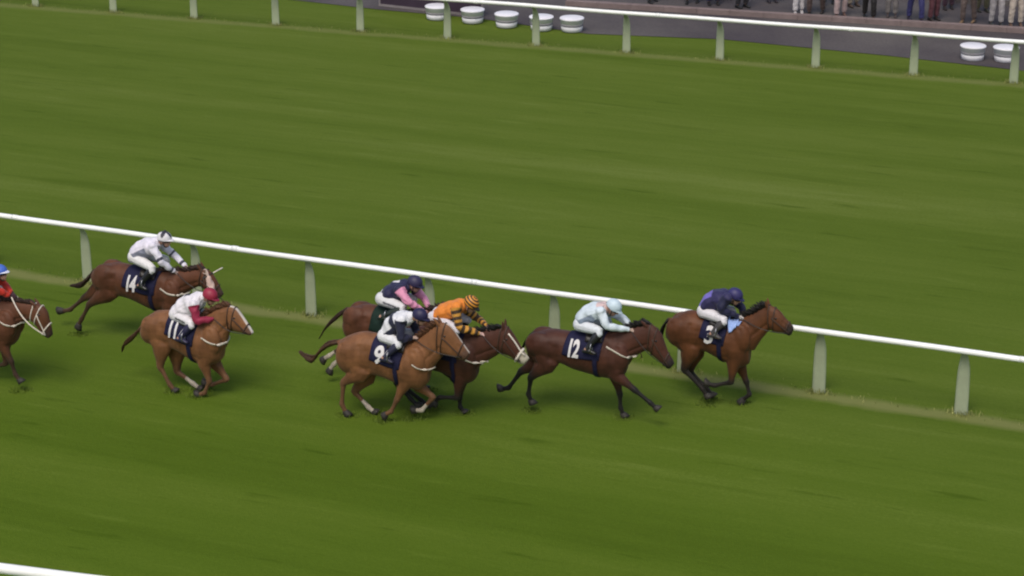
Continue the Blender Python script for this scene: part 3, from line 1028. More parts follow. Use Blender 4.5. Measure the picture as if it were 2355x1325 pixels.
    A, B_ = np.array([(jt[1][0] + jt[1][2]) / 2, 0, (jt[1][1] + jt[1][3]) / 2]), np.array(neck0)
    dT, tT = seg_dist(Vs, A, B_)
    for s in (-1, 1):
        d1, t1 = seg_dist(Vs, SH[s], EL[s])
        d2, t2 = seg_dist(Vs, EL[s], HA[s])
        arm = ((d1 < .085) & (t1 > .02) & (d1 < dT * .80)) | (d2 < .075)
        sc = np.array(S_.get('far_sleeve', S_['sleeve']) if s == 1 else S_['sleeve'], np.float32)
        c = np.tile(sc, (len(Vs), 1))
        along = np.where(d1 < d2, t1 * .28, .28 + t2 * .28)
        if S_.get('hoops'):
            c = np.where((np.sin(along * 2 * math.pi / .085) > .1)[:, None], sc, np.array(S_['hoops'], np.float32))
        if S_.get('armband'):
            c = np.where(((along > .22) & (along < .27) | (along > .46) & (along < .50))[:, None], np.array(S_['armband'], np.float32), c)
        col = np.where(arm[:, None], c, col)
    if S_.get('shoulder'):
        fr, cc = S_['shoulder']
        m = (tT > fr[0]) & (tT < fr[1]) & (np.abs(Vs[:, 1]) < fr[2])
        col = np.where((m & (dT < .22))[:, None] & ~((col == np.array(S_['sleeve'], np.float32)).all(1) & (S_['sleeve'] != S_['back']))[:, None], np.array(cc, np.float32), col)
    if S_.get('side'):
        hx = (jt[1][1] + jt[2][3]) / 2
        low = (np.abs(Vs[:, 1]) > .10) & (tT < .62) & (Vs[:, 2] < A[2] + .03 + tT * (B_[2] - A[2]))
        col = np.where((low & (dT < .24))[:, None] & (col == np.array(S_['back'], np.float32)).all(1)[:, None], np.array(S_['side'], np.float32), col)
    link_mesh('silks', me, M_CLOTH, root, True, col)
    # ---- breeches
    g = Geo()
    p0 = [x for x in jt[0]]
    profile_rings(g, [jt[0], [(a * .45 + b_ * .55) for a, b_ in zip(jt[0], jt[1])]], [.125, .150], 16, 2)
    for s in (-1, 1):
        limb(g, [HIP[s] + Vector((-.03, 0, .0)), HIP[s].lerp(KNEE[s], .45), KNEE[s], KNEE[s].lerp(ANK[s], .25)], [.100, .088, .066, .056])
        g.ball(HIP[s] + Vector((-.045, 0, .01)), (.10, .10, .11))
    me = g.melt(.0095, 3, .5)
    Vs = vert_array(me)
    col = np.tile(np.array(S_['breeches'], np.float32), (len(Vs), 1))
    if S_.get('mark'):
        # block of dark print along the thigh
        for s in (-1, 1):
            d, t = seg_dist(Vs, HIP[s], KNEE[s])
            z_on = Vs[:, 2] - (np.array(HIP[s])[2] + t * (KNEE[s].z - HIP[s].z))
            lat = np.abs(Vs[:, 1]) > np.abs(HIP[s].y + t * (KNEE[s].y - HIP[s].y)) + .03
            m = lat & (np.sign(Vs[:, 1]) == s) & (np.abs(z_on) < .016) & (t > .15) & (t < .75)
            col = np.where(m[:, None], np.array(S_['mark'], np.float32), col)
    link_mesh('breeches', me, M_CLOTH, root, True, col)
    # ---- boots
    for s in (-1, 1):
        g = Geo()
        limb(g, [KNEE[s].lerp(ANK[s], .10), KNEE[s].lerp(ANK[s], .40), KNEE[s].lerp(ANK[s], .8), ANK[s]], [.062, .062, .045, .042], 12)
        g.tube([ANK[s] + Vector((-.055, 0, -.035)), ANK[s] + Vector((.0, 0, -.022)), ANK[s].lerp(TOE[s], .55), TOE[s]], [(.030, .030), (.042, .036), (.034, .042), (.022, .032)], 10, domes=True)
        m2 = g.melt(.009, 2, .5)
        bo = link_mesh('boot', m2, M_SHELL if S_.get('boot') else M_BOOT, root, True, S_.get('boot', (.014, .014, .016)))
        if S_.get('boot_trim') and s == -1:
            q = Geo()
            a_, b2 = KNEE[s].lerp(ANK[s], .18), KNEE[s].lerp(ANK[s], .85)
            q.tube([a_ + Vector((-.06, -.02, 0)), a_.lerp(b2, .5) + Vector((-.055, -.025, 0)), b2 + Vector((-.04, -.02, 0))], [.010, .010, .008], 6)
            q.build('boot_trim', M_WHITE, bo)
        # stirrup iron
        q = Geo()
        c0 = ANK[s].lerp(TOE[s], .5)
        pts = [c0 + Vector((0, .055 * math.sin(a), .10 - .0 + .0 + (-.045) + .075 * -math.cos(a))) for a in [2 * math.pi * j / 16 for j in range(17)]]
        q.tube(pts, .007, 6)
        q.build('stirrup', M_STEEL, root)
    # ---- helmet with its silk cover, peak and goggles
    hu = up
    hx_ = Matrix((fwd, fwd.cross(hu), hu)).transposed()
    cap_c = hc + hm @ Vector((-.008, 0, .030))
    vs, fs, cc = [], [], []
    nseg, nrg = 40, 26
    cap = S_['cap']
    for i in range(nrg + 1):
        th = (math.pi * .60) * i / nrg
        for j in range(nseg):
            a = 2 * math.pi * j / nseg
            rr = .124 if math.cos(a) > 0 else .128
            p = Vector((rr * math.sin(th) * math.cos(a), .106 * math.sin(th) * math.sin(a), .116 * math.cos(th)))
            vs.append(cap_c + hx_ @ p)
            cc.append(cap(th / (math.pi * .6), a))
    for i in range(nrg):
        for j in range(nseg):
            p, q = i * nseg + j, i * nseg + (j + 1) % nseg
            fs.append((p, q, q + nseg, p + nseg))
    he = mesh_obj('helmet', vs, fs, M_SHELL, root, True, np.array(cc, np.float32))
    he.modifiers.new('thick', 'SOLIDIFY').thickness = .010
    g = Geo()
    pr = []
    for t in np.linspace(0, 1, 5):
        row = []
        for a in np.linspace(-1.15, 1.15, 13):
            ext = .058 * t * math.cos(a * 1.2) ** .8 if math.cos(a * 1.2) > 0 else 0
            row.append(cap_c + hx_ @ Vector(((.118 + ext) * math.cos(a), .104 * math.sin(a), .010 - .020 * t)))
        pr.append(row)
    v_, f_ = [p for r_ in pr for p in r_], []
    for i in range(4):
        for j in range(12):
            f_.append((i * 13 + j, i * 13 + j + 1, (i + 1) * 13 + j + 1, (i + 1) * 13 + j))
    pe = mesh_obj('peak', v_, f_, M_SHELL, he, True, S_.get('peak', cap(.9, 0)))
    pe.modifiers.new('thick', 'SOLIDIFY').thickness = .008
    g = Geo()
    g.tube([hc + hm @ Vector((.012 + .05 * math.sin(abs(a)) * 0 + .030 * math.cos(a), .086 * math.sin(a), -.02 - .105 * max(0, math.cos(a)))) for a in np.linspace(-1.75, 1.75, 15)], .008, 6)
    g.build('chin_strap', M_LEATHER, he)
    if S_.get('bobble'):
        g = Geo()
        g.ball(cap_c + hx_ @ Vector((0, 0, .118)), .022)
        g.build('bobble', M_SHELL, he, True, S_['bobble'])
    if goggles:
        g = Geo()
        pts = [hc + hm @ Vector((.100 * math.cos(a) + .0, .088 * math.sin(a), .004)) for a in np.linspace(-1.2, 1.2, 13)]
        g.tube(pts, [(.014, .024)] * 13, 8, up=hu)
        g.build('goggles', M_EYE, root)
    return root, HA, EL


def plain(c):
    return lambda t, a: c


M_STEEL = flat_mat('steel', (.45, .45, .46), .3, .5, .1, 20, .05, metal=.9)

# ------------------------------------------------------------------ the ground
RAIL_YAW = R(-22.42)
t_hat = Vector((math.cos(RAIL_YAW), math.sin(RAIL_YAW), 0))
n_hat = Vector((-t_hat.y, t_hat.x, 0))


def grass_material():
    m, t, b = new_mat('turf')
    st = lambda sc, sx, det=4, ro=.55: add_noise(t, sc, det, ro, stretch=(sx, 1, 1), rot=RAIL_YAW)
    big = st(.22, .25, 3)
    streak = st(.75, .06, 4, .55)
    fine = st(5.0, .14, 5, .65)
    tuft = st(26, .6, 3, .6)

    def add(a, b_, k):
        n = t.nodes.new('ShaderNodeMath')
        n.operation = 'MULTIPLY_ADD'
        t.links.new(b_, n.inputs[0])
        n.inputs[1].default_value = k
        if isinstance(a, (int, float)):
            n.inputs[2].default_value = a
        else:
            t.links.new(a, n.inputs[2])
        return n.outputs[0]
    s = add(add(add(add(-.03, big, .20), streak, .42), fine, .17), tuft, .25)
    c = ramp(t, s, [(.37, (.062, .098, .0098)), (.46, (.073, .113, .0124)), (.54, (.084, .123, .0160)), (.63, (.106, .145, .0255))])
    # lanes: the turf the field runs on is greener and denser than the centre of the course
    tc = t.nodes.new('ShaderNodeTexCoord')
    mp = t.nodes.new('ShaderNodeMapping')
    mp.vector_type = 'TEXTURE'
    mp.inputs['Rotation'].default_value = (0, 0, RAIL_YAW)
    t.links.new(tc.outputs['Object'], mp.inputs['Vector'])
    sp = t.nodes.new('ShaderNodeSeparateXYZ')
    t.links.new(mp.outputs['Vector'], sp.inputs[0])
    w = add_noise(t, .35, 3, .5)
    yy = add(sp.outputs['Y'], w, 1.6)
    mr = t.nodes.new('ShaderNodeMapRange')
    mr.inputs['From Min'].default_value = 15.0
    mr.inputs['From Max'].default_value = 45.0
    t.links.new(yy, mr.inputs['Value'])
    lane = ramp(t, mr.outputs['Result'], [(0, (1.02, 1.05, .9)), (.22, (1.0, 1.05, .80)), (.36, (.96, 1.0, .76)), (.50, (.96, 1.0, .82)), (.57, (1, 1, 1)), (1, (1.06, 1.02, 1.15))])
    c2 = mixc(t, c, lane, 1.0, 'MULTIPLY')
    dash = ramp(t, st(4.2, .16, 3, .5), [(.24, (.70, .76, .6)), (.36, (1, 1, 1)), (.62, (1, 1, 1)), (.76, (1.18, 1.12, 1.4))])
    c2 = mixc(t, c2, dash, 1.0, 'MULTIPLY')
    dash = ramp(t, st(1.5, .10, 3, .5), [(.26, (.82, .86, .74)), (.38, (1, 1, 1)), (.60, (1, 1, 1)), (.74, (1.12, 1.08, 1.25))])
    c2 = mixc(t, c2, dash, 1.0, 'MULTIPLY')
    # pale worn lines where the mowers miss the foot of each rail
    for yaw_, y0_, wid_, k_ in ((RAIL_YAW, float(Vector((-9.27, 38.18, 0)).dot(n_hat)) + .02, .30, .85), (math.atan2(-4.11, 12.44), float(Vector((-.30, 55.51, 0)).dot(Vector((4.11, 12.44, 0)).normalized())) + .15, .34, .55)):
        m2 = t.nodes.new('ShaderNodeMapping')
        m2.vector_type = 'TEXTURE'
        m2.inputs['Rotation'].default_value = (0, 0, yaw_)
        t.links.new(tc.outputs['Object'], m2.inputs['Vector'])
        s2 = t.nodes.new('ShaderNodeSeparateXYZ')
        t.links.new(m2.outputs['Vector'], s2.inputs[0])
        yv = add(s2.outputs['Y'], add_noise(t, .9, 4, .6), .35)
        r2 = t.nodes.new('ShaderNodeMapRange')
        r2.inputs['From Min'].default_value = y0_ + .175 - 1.0
        r2.inputs['From Max'].default_value = y0_ + .175 + 1.0
        t.links.new(yv, r2.inputs['Value'])
        h_ = wid_ / 2
        line = ramp(t, r2.outputs['Result'], [(.5 - h_ * .9, (0, 0, 0)), (.5 - h_ * .25, (k_,) * 3), (.5 + h_ * .25, (k_,) * 3), (.5 + h_ * .9, (0, 0, 0))])
        c2 = mixc(t, c2, (.160, .172, .058), line)
    t.links.new(c2, b.inputs['Base Color'])
    b.inputs['Roughness'].default_value = .9
    b.inputs['Specular IOR Level'].default_value = .04
    h = add(add(0., fine, .5), st(45, .8, 3, .6), .5)
    bump(t, b, h, .5, .05)
    return m


M_TURF = grass_material()


def sheet(name, pts, z, mat, kind='structure', div=0):
    bm = bmesh.new()
    f = bm.faces.new([bm.verts.new((x, y, z)) for x, y in pts])
    me = bpy.data.meshes.new(name)
    bm.to_mesh(me)
    bm.free()
    o = link_mesh(name, me, mat, None, False)
    tag(o, kind=kind)
    return o


sheet('ground', [(-1500, -300), (1500, -300), (1500, 2500), (-1500, 2500)], 0, M_TURF)


def path_material():
    m, t, b = new_mat('asphalt')
    a = add_noise(t, .25, 4, .6)
    d = add_noise(t, 14, 5, .7)
    c = ramp(t, a, [(.35, (.042, .033, .037)), (.65, (.085, .074, .069))])
    c = mixc(t, c, ramp(t, d, [(.3, (.7, .7, .7)), (.7, (1.2, 1.2, 1.2))]), 1., 'MULTIPLY')
    t.links.new(c, b.inputs['Base Color'])
    b.inputs['Roughness'].default_value = .9
    bump(t, b, d, .4, .01)
    return m


PATH_EDGE = [(-22, 68.5), (-3.6, 59.60), (-1.0, 58.60), (1.97, 56.79), (5.42, 56.19), (9.41, 54.46), (13.2, 52.6), (40, 40)]
sheet('path', PATH_EDGE + [(90, 60), (90, 160), (-60, 160)], .012, path_material())

# ------------------------------------------------------------------ rails
M_POST = flat_mat('weathered_plastic', (.31, .35, .23), .6, .3, .14, 2.5, .1)


def make_rail(name, label, A, B, height, tube_r, offs, first, step, count, lower=None, group='white running rails of the racecourse'):
    A, B = Vector((*A, 0)), Vector((*B, 0))
    t = (B - A).normalized()
    nn = Vector((-t.y, t.x, 0))
    root = empty(name, A, math.atan2(t.y, t.x))
    tag(root, label, 'rail', group)
    L = (B - A).length
    g = Geo()
    k = int(L / .6)
    g.tube([(L * i / k, 0, height - tube_r + .006 * math.sin(i * .8) + .005 * math.sin(i * .37)) for i in range(k + 1)], tube_r, 14)
    g.build('top_rail', M_RAIL, root)
    if lower:
        g = Geo()
        g.tube([(L * i / k, .02, lower + .004 * math.sin(i * .7)) for i in range(k + 1)], tube_r * .72, 12)
        g.build('lower_rail', M_RAIL, root)
    # swan-necked post: upright set back on the far side, top bent over to carry the rail
    g = Geo()
    zt = height - tube_r * 1.6
    pts = [(0, offs, -.12), (0, offs, .25), (0, offs, zt - .42), (0, offs * .96, zt - .26), (0, offs * .75, zt - .12), (0, offs * .3, zt - .02), (0, 0, zt + .015)]
    g.tube(catmull(pts, 3), [tuple(r) for r in catmull([(.030, .108), (.030, .106), (.029, .098), (.027, .084), (.024, .060), (.022, .042), (.020, .036)], 3)], 12, up=Vector((1, 0, 0)))
    proto = None
    for i in range(count):
        if proto is None:
            p = proto = g.build('post', M_POST, root)
        else:
            p = proto.copy()
            COL.objects.link(p)
            p.parent = root
        p.location = (first + step * i, 0, 0)
        p.rotation_euler = (rng.uniform(-.012, .012), rng.uniform(-.012, .012), rng.uniform(-.06, .06))
    # joints where two lengths of tube meet
    g = Geo()
    g.tube([(-.055, 0, height - tube_r), (.055, 0, height - tube_r)], tube_r * 1.05, 14)
    pj = None
    for i in range(1, count, 2):
        if pj is None:
            q = pj = g.build('rail_joint', M_RAIL, root)
        else:
            q = pj.copy()
            COL.objects.link(q)
            q.parent = root
        q.location = (first + step * i + .9, 0, .0)
    return root


P_ = lambda a, d, s: (a[0] + d[0] * s, a[1] + d[1] * s)
dm = (t_hat.x, t_hat.y)
mA = P_((-9.27, 38.18), dm, -22.0)
mB = P_((-9.27, 38.18), dm, 40)
make_rail('running_rail', 'white rail just beyond the galloping horses, crossing the whole picture', mA, mB, 1.15, .046, .15, 22.0 + 1.68 - 2.26 * 10, 2.26, 27)
fd = Vector((12.44, -4.11, 0)).normalized()
fA = P_((-.30, 55.51), (fd.x, fd.y), -34.0)
fB = P_((-.30, 55.51), (fd.x, fd.y), 40.0)
make_rail('running_rail', 'white rail in front of the spectators at the top of the picture', fA, fB, 1.15, .050, .30, 34.0 + .85 - 2.41 * 14, 2.41, 30)
nd = Vector((1.34, -.33, 0)).normalized()
nA = P_((-6.27, 24.35), (nd.x, nd.y), -16.0)
nB = P_((-6.27, 24.35), (nd.x, nd.y), 26.0)
make_rail('running_rail', 'white double rail cutting the lower left corner, nearest the camera', nA, nB, 1.15, .066, .12, 16.0 + .46 - 2.36 * 6, 2.36, 17, lower=.80)


# ------------------------------------------------------------------ long grass left by the mowers along the rails
def blade_strip(name, A, d, first, step, count, off, hmin, hmax):
    """uncut clumps round the foot of each post, with a thin scatter between"""
    v, f, c = [], [], []
    nn = Vector((-d.y, d.x, 0))
    A = Vector((*A, 0))
    for i in range(count):
        for q in range(150):
            foot = q < 110
            s = first + step * i + (rng.gauss(0, .11) if foot else rng.uniform(-step / 2, step / 2))
            w = rng.gauss(0, .06 if foot else .12)
            p = A + d * s + nn * (off + w)
            h = rng.uniform(hmin, hmax) * (1 if foot else .5)
            a = rng.uniform(0, 6.283)
            sd = Vector((math.cos(a), math.sin(a), 0)) * rng.uniform(.006, .012)
            lean = Vector((rng.gauss(0, .35), rng.gauss(0, .35), 0)) * h
            n0 = len(v)
            v += [p - sd, p + sd, p + sd * .7 + lean * .4 + Vector((0, 0, h * .6)), p - sd * .7 + lean * .4 + Vector((0, 0, h * .6)), p + lean + Vector((0, 0, h))]
            f += [(n0, n0 + 1, n0 + 2, n0 + 3), (n0 + 3, n0 + 2, n0 + 4)]
            k = rng.random()
            c += [(.19 + .06 * k, .22 + .04 * k, .06 + .03 * k)] * 5
    o = mesh_obj(name, v, f, M_BLADE, None, False, np.array(c, np.float32))
    tag(o, kind='stuff')
    return o


M_BLADE = attr_mat('grass_blades', .8, .15, .2, 2, 0., 20)
tag(blade_strip('long_grass', mA, Vector((*dm, 0)), 22.0 + 1.68 - 2.26 * 10, 2.26, 27, .15, .04, .11), 'pale strip of longer grass at the foot of the middle rail', 'grass')
tag(blade_strip('long_grass', fA, fd, 34.0 + .85 - 2.41 * 14, 2.41, 30, .30, .04, .11), 'pale strip of longer grass at the foot of the far rail', 'grass')


# ------------------------------------------------------------------ the field of horses and their jockeys
HORSE_DATA_KEYS = list(HORSE_DATA)
NAVY = (.016, .014, .050)
WHT = (.62, .60, .62)
CREAM = (.60, .58, .55)

make_horse('leader', 'bay racehorse leading the field, light blue cloth on its shoulder', 'bay', '3', extra_flap=True, strap=False)
make_horse('twelve', 'dark bay racehorse in second place wearing number 12', 'dark_bay', '12')
make_horse('orange', 'dark brown racehorse with a white-striped face under the orange jockey', 'dark_bay', None, pale_nose=True, cheek_white=True, noseband_white=True)
make_horse('nine', 'chestnut racehorse wearing number 9, nearest of the bunched group', 'chestnut', '9', socks=(1, 3), blaze=(.2, .95, .022))
make_horse('pink', 'brown racehorse with a black tail, mostly hidden behind the chestnut', 'liver', None, M_GREENC, socks=(0, 1))
make_horse('eleven', 'light chestnut racehorse wearing number 11 with a broad white blaze', 'chestnut', '11', socks=(1,), blaze=(.12, .98, .040))
make_horse('fourteen', 'chestnut racehorse wearing number 14 stretched out beside the rail', 'liver', '14')
make_horse('left', 'dark brown racehorse with white bridle and reins entering from the left edge', 'liver', None, tack=M_STRAPW)


def hoof_grass():
    v, f, c = [], [], []
    for x, y in HOOF_SPOTS:
        for q in range(90):
            a, r = rng.uniform(0, 6.283), rng.uniform(.03, .15)
            p = Vector((x + r * math.cos(a) * 1.3, y + r * math.sin(a), 0))
            h = rng.uniform(.03, .075)
            b_ = rng.uniform(0, 6.283)
            sd = Vector((math.cos(b_), math.sin(b_), 0)) * .008
            n0 = len(v)
            v += [p - sd, p + sd, p + Vector((rng.gauss(0, .025), rng.gauss(0, .025), h))]
            f.append((n0, n0 + 1, n0 + 2))
            k = rng.random()
            c += [(.085 + .03 * k, .130 + .03 * k, .016 + .01 * k)] * 3
    tag(mesh_obj('grass_tufts', v, f, M_BLADE, None, False, np.array(c, np.float32)), 'green grass standing up round the hooves of the runners', 'grass', None, 'stuff')


hoof_grass()


def star_cap(t, a):
    k = (math.cos(a * 4) + 1) / 2
    return (.02, .02, .035) if t < .20 + .50 * k or t > .95 else (.66, .64, .66)


def hoop_cap(t, a):
    return (.60, .25, .03) if (t * 7.2 + .55) % 1.6 < .85 else (.015, .011, .010)


jk = {}
jk['leader'] = make_jockey('leader', 'person in navy and violet silks crouched low on the leading bay horse',
    dict(back=(.022, .019, .070), sleeve=(.012, .012, .040), shoulder=((-.2, .48, .13), (.15, .12, .42)), breeches=WHT, boot=(.05, .045, .045), cap=plain((.028, .024, .100)), peak=(.02, .018, .07), glove=(.55, .52, .5)))
jk['twelve'] = make_jockey('twelve', 'person in pale blue silks and cap riding the horse numbered 12',
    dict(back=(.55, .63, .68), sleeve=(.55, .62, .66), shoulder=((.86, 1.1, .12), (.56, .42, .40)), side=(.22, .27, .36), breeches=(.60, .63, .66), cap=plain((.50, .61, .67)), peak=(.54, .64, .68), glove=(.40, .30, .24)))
jk['nine'] = make_jockey('nine', 'person in white silks with navy sleeves and cap on the horse numbered 9',
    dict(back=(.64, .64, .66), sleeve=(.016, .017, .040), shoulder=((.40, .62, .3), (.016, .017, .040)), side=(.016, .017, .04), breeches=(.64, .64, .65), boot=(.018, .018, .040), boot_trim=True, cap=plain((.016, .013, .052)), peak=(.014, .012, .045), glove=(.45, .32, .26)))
jk['pink'] = make_jockey('pink', 'person in a navy jacket with pink sleeves and navy cap',
    dict(back=NAVY, sleeve=(.66, .27, .40), shoulder=((.55, .80, .05), WHT), breeches=(.62, .62, .62), mark=(.10, .10, .12), boot=(.010, .018, .014), cap=plain((.026, .022, .060)), peak=(.02, .018, .05), glove=(.50, .28, .28)))
jk['orange'] = make_jockey('orange', 'person in orange silks with black-hooped sleeves and a ringed orange cap',
    dict(back=(.64, .20, .025), sleeve=(.50, .24, .035), hoops=(.045, .026, .014), breeches=(.60, .58, .62), cap=hoop_cap, peak=(.015, .012, .010), glove=(.55, .36, .32)))
jk['eleven'] = make_jockey('eleven', 'person in white silks with maroon sleeves and cap, one arm raised with a whip',
    dict(back=(.66, .63, .66), sleeve=(.24, .014, .045), shoulder=((.52, .74, .07), (.03, .03, .035)), breeches=(.64, .62, .63), mark=(.06, .07, .07), boot=(.020, .018, .050), boot_trim=True, far_sleeve=(.50, .36, .30), cap=plain((.26, .016, .040)), peak=(.20, .012, .035), glove=(.55, .42, .36)))
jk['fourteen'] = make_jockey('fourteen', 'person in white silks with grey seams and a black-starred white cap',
    dict(back=(.66, .63, .70), sleeve=(.64, .62, .68), side=(.20, .21, .27), armband=(.04, .04, .06), breeches=(.66, .65, .64), cap=star_cap, peak=(.66, .64, .66), glove=(.50, .38, .34), bobble=(.03, .03, .04)))
jk['left'] = make_jockey('left', 'person in red silks and a blue cap cut off by the left edge',
    dict(back=(.50, .035, .02), sleeve=(.48, .030, .016), breeches=WHT, cap=plain((.055, .13, .50)), peak=(.60, .62, .70), glove=(.05, .02, .02)))

# whip held up by the maroon-sleeved jockey
root, HA, EL = jk['eleven']
h = root.matrix_basis @ HA[1]
w0 = empty('riding_whip', h, root.rotation_euler.z)
tag(w0, 'short pale riding whip raised in the hand of the maroon-capped jockey', 'whip')
d = Vector((.40, .85, .22)).normalized()
g = Geo()
g.tube([d * -.10, d * .02, d * .10], [.012, .012, .010], 8)
g.build('grip', M_LEATHER, w0)
g = Geo()
g.tube([d * .08, d * .16, d * .24], [.010, .010, .012], 8)
g.build('shaft', M_STRAPW, w0)
g = Geo()
g.tube([d * .23, d * .26, d * .29], [(.012, .022), (.012, .026), (.008, .020)], 8)
g.build('flap', M_STRAPW, w0)

# whip carried down the shoulder by the pale-blue jockey
root, HA, EL = jk['twelve']
h = root.matrix_basis @ HA[1]
w1 = empty('riding_whip', h, root.rotation_euler.z)
tag(w1, 'dark riding whip held against the neck of the horse numbered 12', 'whip')
d = Vector((.30, -.28, -.75)).normalized()
g = Geo()
g.tube([d * -.10, d * .10], [.012, .010], 8)
g.build('grip', M_LEATHER, w1)
g = Geo()
g.tube([d * .10, d * .30, d * .46], [.008, .007, .009], 8)
g.build('shaft', M_STRAPD, w1)


# ------------------------------------------------------------------ tubs, hoarding, kerbs and spectators beyond the far rail
def ground_at(px, py):
    """point of the ground seen at a place in the photograph (2355 x 1325)"""
    th, F = R(20), 5099.3
    u, v = (px - 1177.5) / F, (py - 662.5) / F
    d = (u, math.cos(th) - v * math.sin(th), -math.sin(th) - v * math.cos(th))
    s = -13.6 / d[2]
    return d[0] * s, d[1] * s


M_TUB = flat_mat('white_tub_plastic', (.72, .71, .74), .45, .4, .08, 3, .05)
M_TUBS = flat_mat('grey_rubber', (.22, .21, .23), .7, .3, .1, 6)
tub_rows = [(1005, 44, 'white tub with grey waistband, furthest left in the row beyond the far rail'),
            (1087, 52, 'white tub with grey waistband, second from the left in the row of five'),
            (1165, 62, 'white tub with grey waistband, middle one of the row of five'),
            (1245, 69, 'white tub with grey waistband, fourth from the left in the row of five'),
            (1315, 72, 'white tub with grey waistband at the right end of the row of five'),
            (2236, 137, 'white tub by the right edge, first of the pair beneath the rail'),
            (2312, 141, 'white tub by the right edge, last of the pair beneath the rail')]
tub0 = None
for i, (px, py, lab) in enumerate(tub_rows):
    x, y = ground_at(px, py)
    if tub0 is None:
        tub0 = empty('plastic_tub')
        prof = [(.0, .24), (.012, .275), (.15, .290), (.155, .282), (.20, .282), (.205, .298), (.31, .305), (.322, .325), (.35, .325), (.362, .305), (.366, .02)]
        g = Geo()
        g.rings([[(r * math.cos(a), r * math.sin(a), z) for a in [2 * math.pi * j / 28 for j in range(28)]] for z, r in prof])
        g.build('drum', M_TUB, tub0)
        g = Geo()
        g.rings([[(r * math.cos(a), r * math.sin(a), z) for a in [2 * math.pi * j / 28 for j in range(28)]] for z, r in ((.150, .27), (.153, .296), (.204, .300), (.207, .27))])
        g.build('waistband', M_TUBS, tub0)
        r_ = tub0
    else:
        r_ = tub0.copy()
        COL.objects.link(r_)
        for ch in list(tub0.children):
            c = ch.copy()
            COL.objects.link(c)
            c.parent = r_
    r_.location = (x, y, .012)
    r_.rotation_euler = (0, 0, rng.uniform(0, 6))
    tag(r_, lab, 'tub', 'white tubs beyond the far rail')

# dark hoarding behind the left-hand tubs
M_HOARD = flat_mat('purple_hoarding', (.040, .026, .042), .7, .3, .3, .8, .1)
M_FRAME = flat_mat('grey_frame', (.20, .18, .18), .6, .4, .2, 4)
ax, ay = ground_at(872, 14)
bx, by = ground_at(1108, 40)
ho = empty('hoarding', (ax, ay, 0), math.atan2(by - ay, bx - ax))
tag(ho, 'dark purple hoarding panel standing behind the row of white tubs', 'hoarding')
L = math.hypot(bx - ax, by - ay)
g = Geo()
g.box((L / 2, .02, .62), (L - .08, .03, 1.12))
g.build('panel', M_HOARD, ho, False)
for x in (0.0, L * .5, L):
    g = Geo()
    g.box((x, .055, .6), (.06, .04, 1.2))
    g.build('post', M_FRAME, ho, False)
g = Geo()
g.box((L / 2, 0.0, .035), (L, .05, .06))
g.build('bottom_rail', M_FRAME, ho, False)

M_KERB = flat_mat('pink_concrete', (.19, .145, .137), .85, .2, .2, 3, .2)
M_STEP = flat_mat('grey_concrete', (.12, .108, .104), .85, .2, .25, 2, .2)


def kerb(name, p, q, w, h, mat, kind='structure'):
    ax, ay = ground_at(*p)
    bx, by = ground_at(*q)
    L = math.hypot(bx - ax, by - ay)
    g = Geo()
    nb = int(L / .9)
    for i in range(nb):
        g.box(((i + .5) * L / nb, w / 2, h / 2), (L / nb - .008, w, h))
    o = g.build(name, mat, None, False)
    o.location = (ax, ay, 0.0)
    o.rotation_euler = (0, 0, math.atan2(by - ay, bx - ax))
    tag(o, kind=kind)
    return o


kerb('kerb', (1300, 14), (2480, 86), .22, .14, M_KERB)
kerb("terrace_step", (1780, -22), (2480, 26), 6.0, .16, M_STEP)


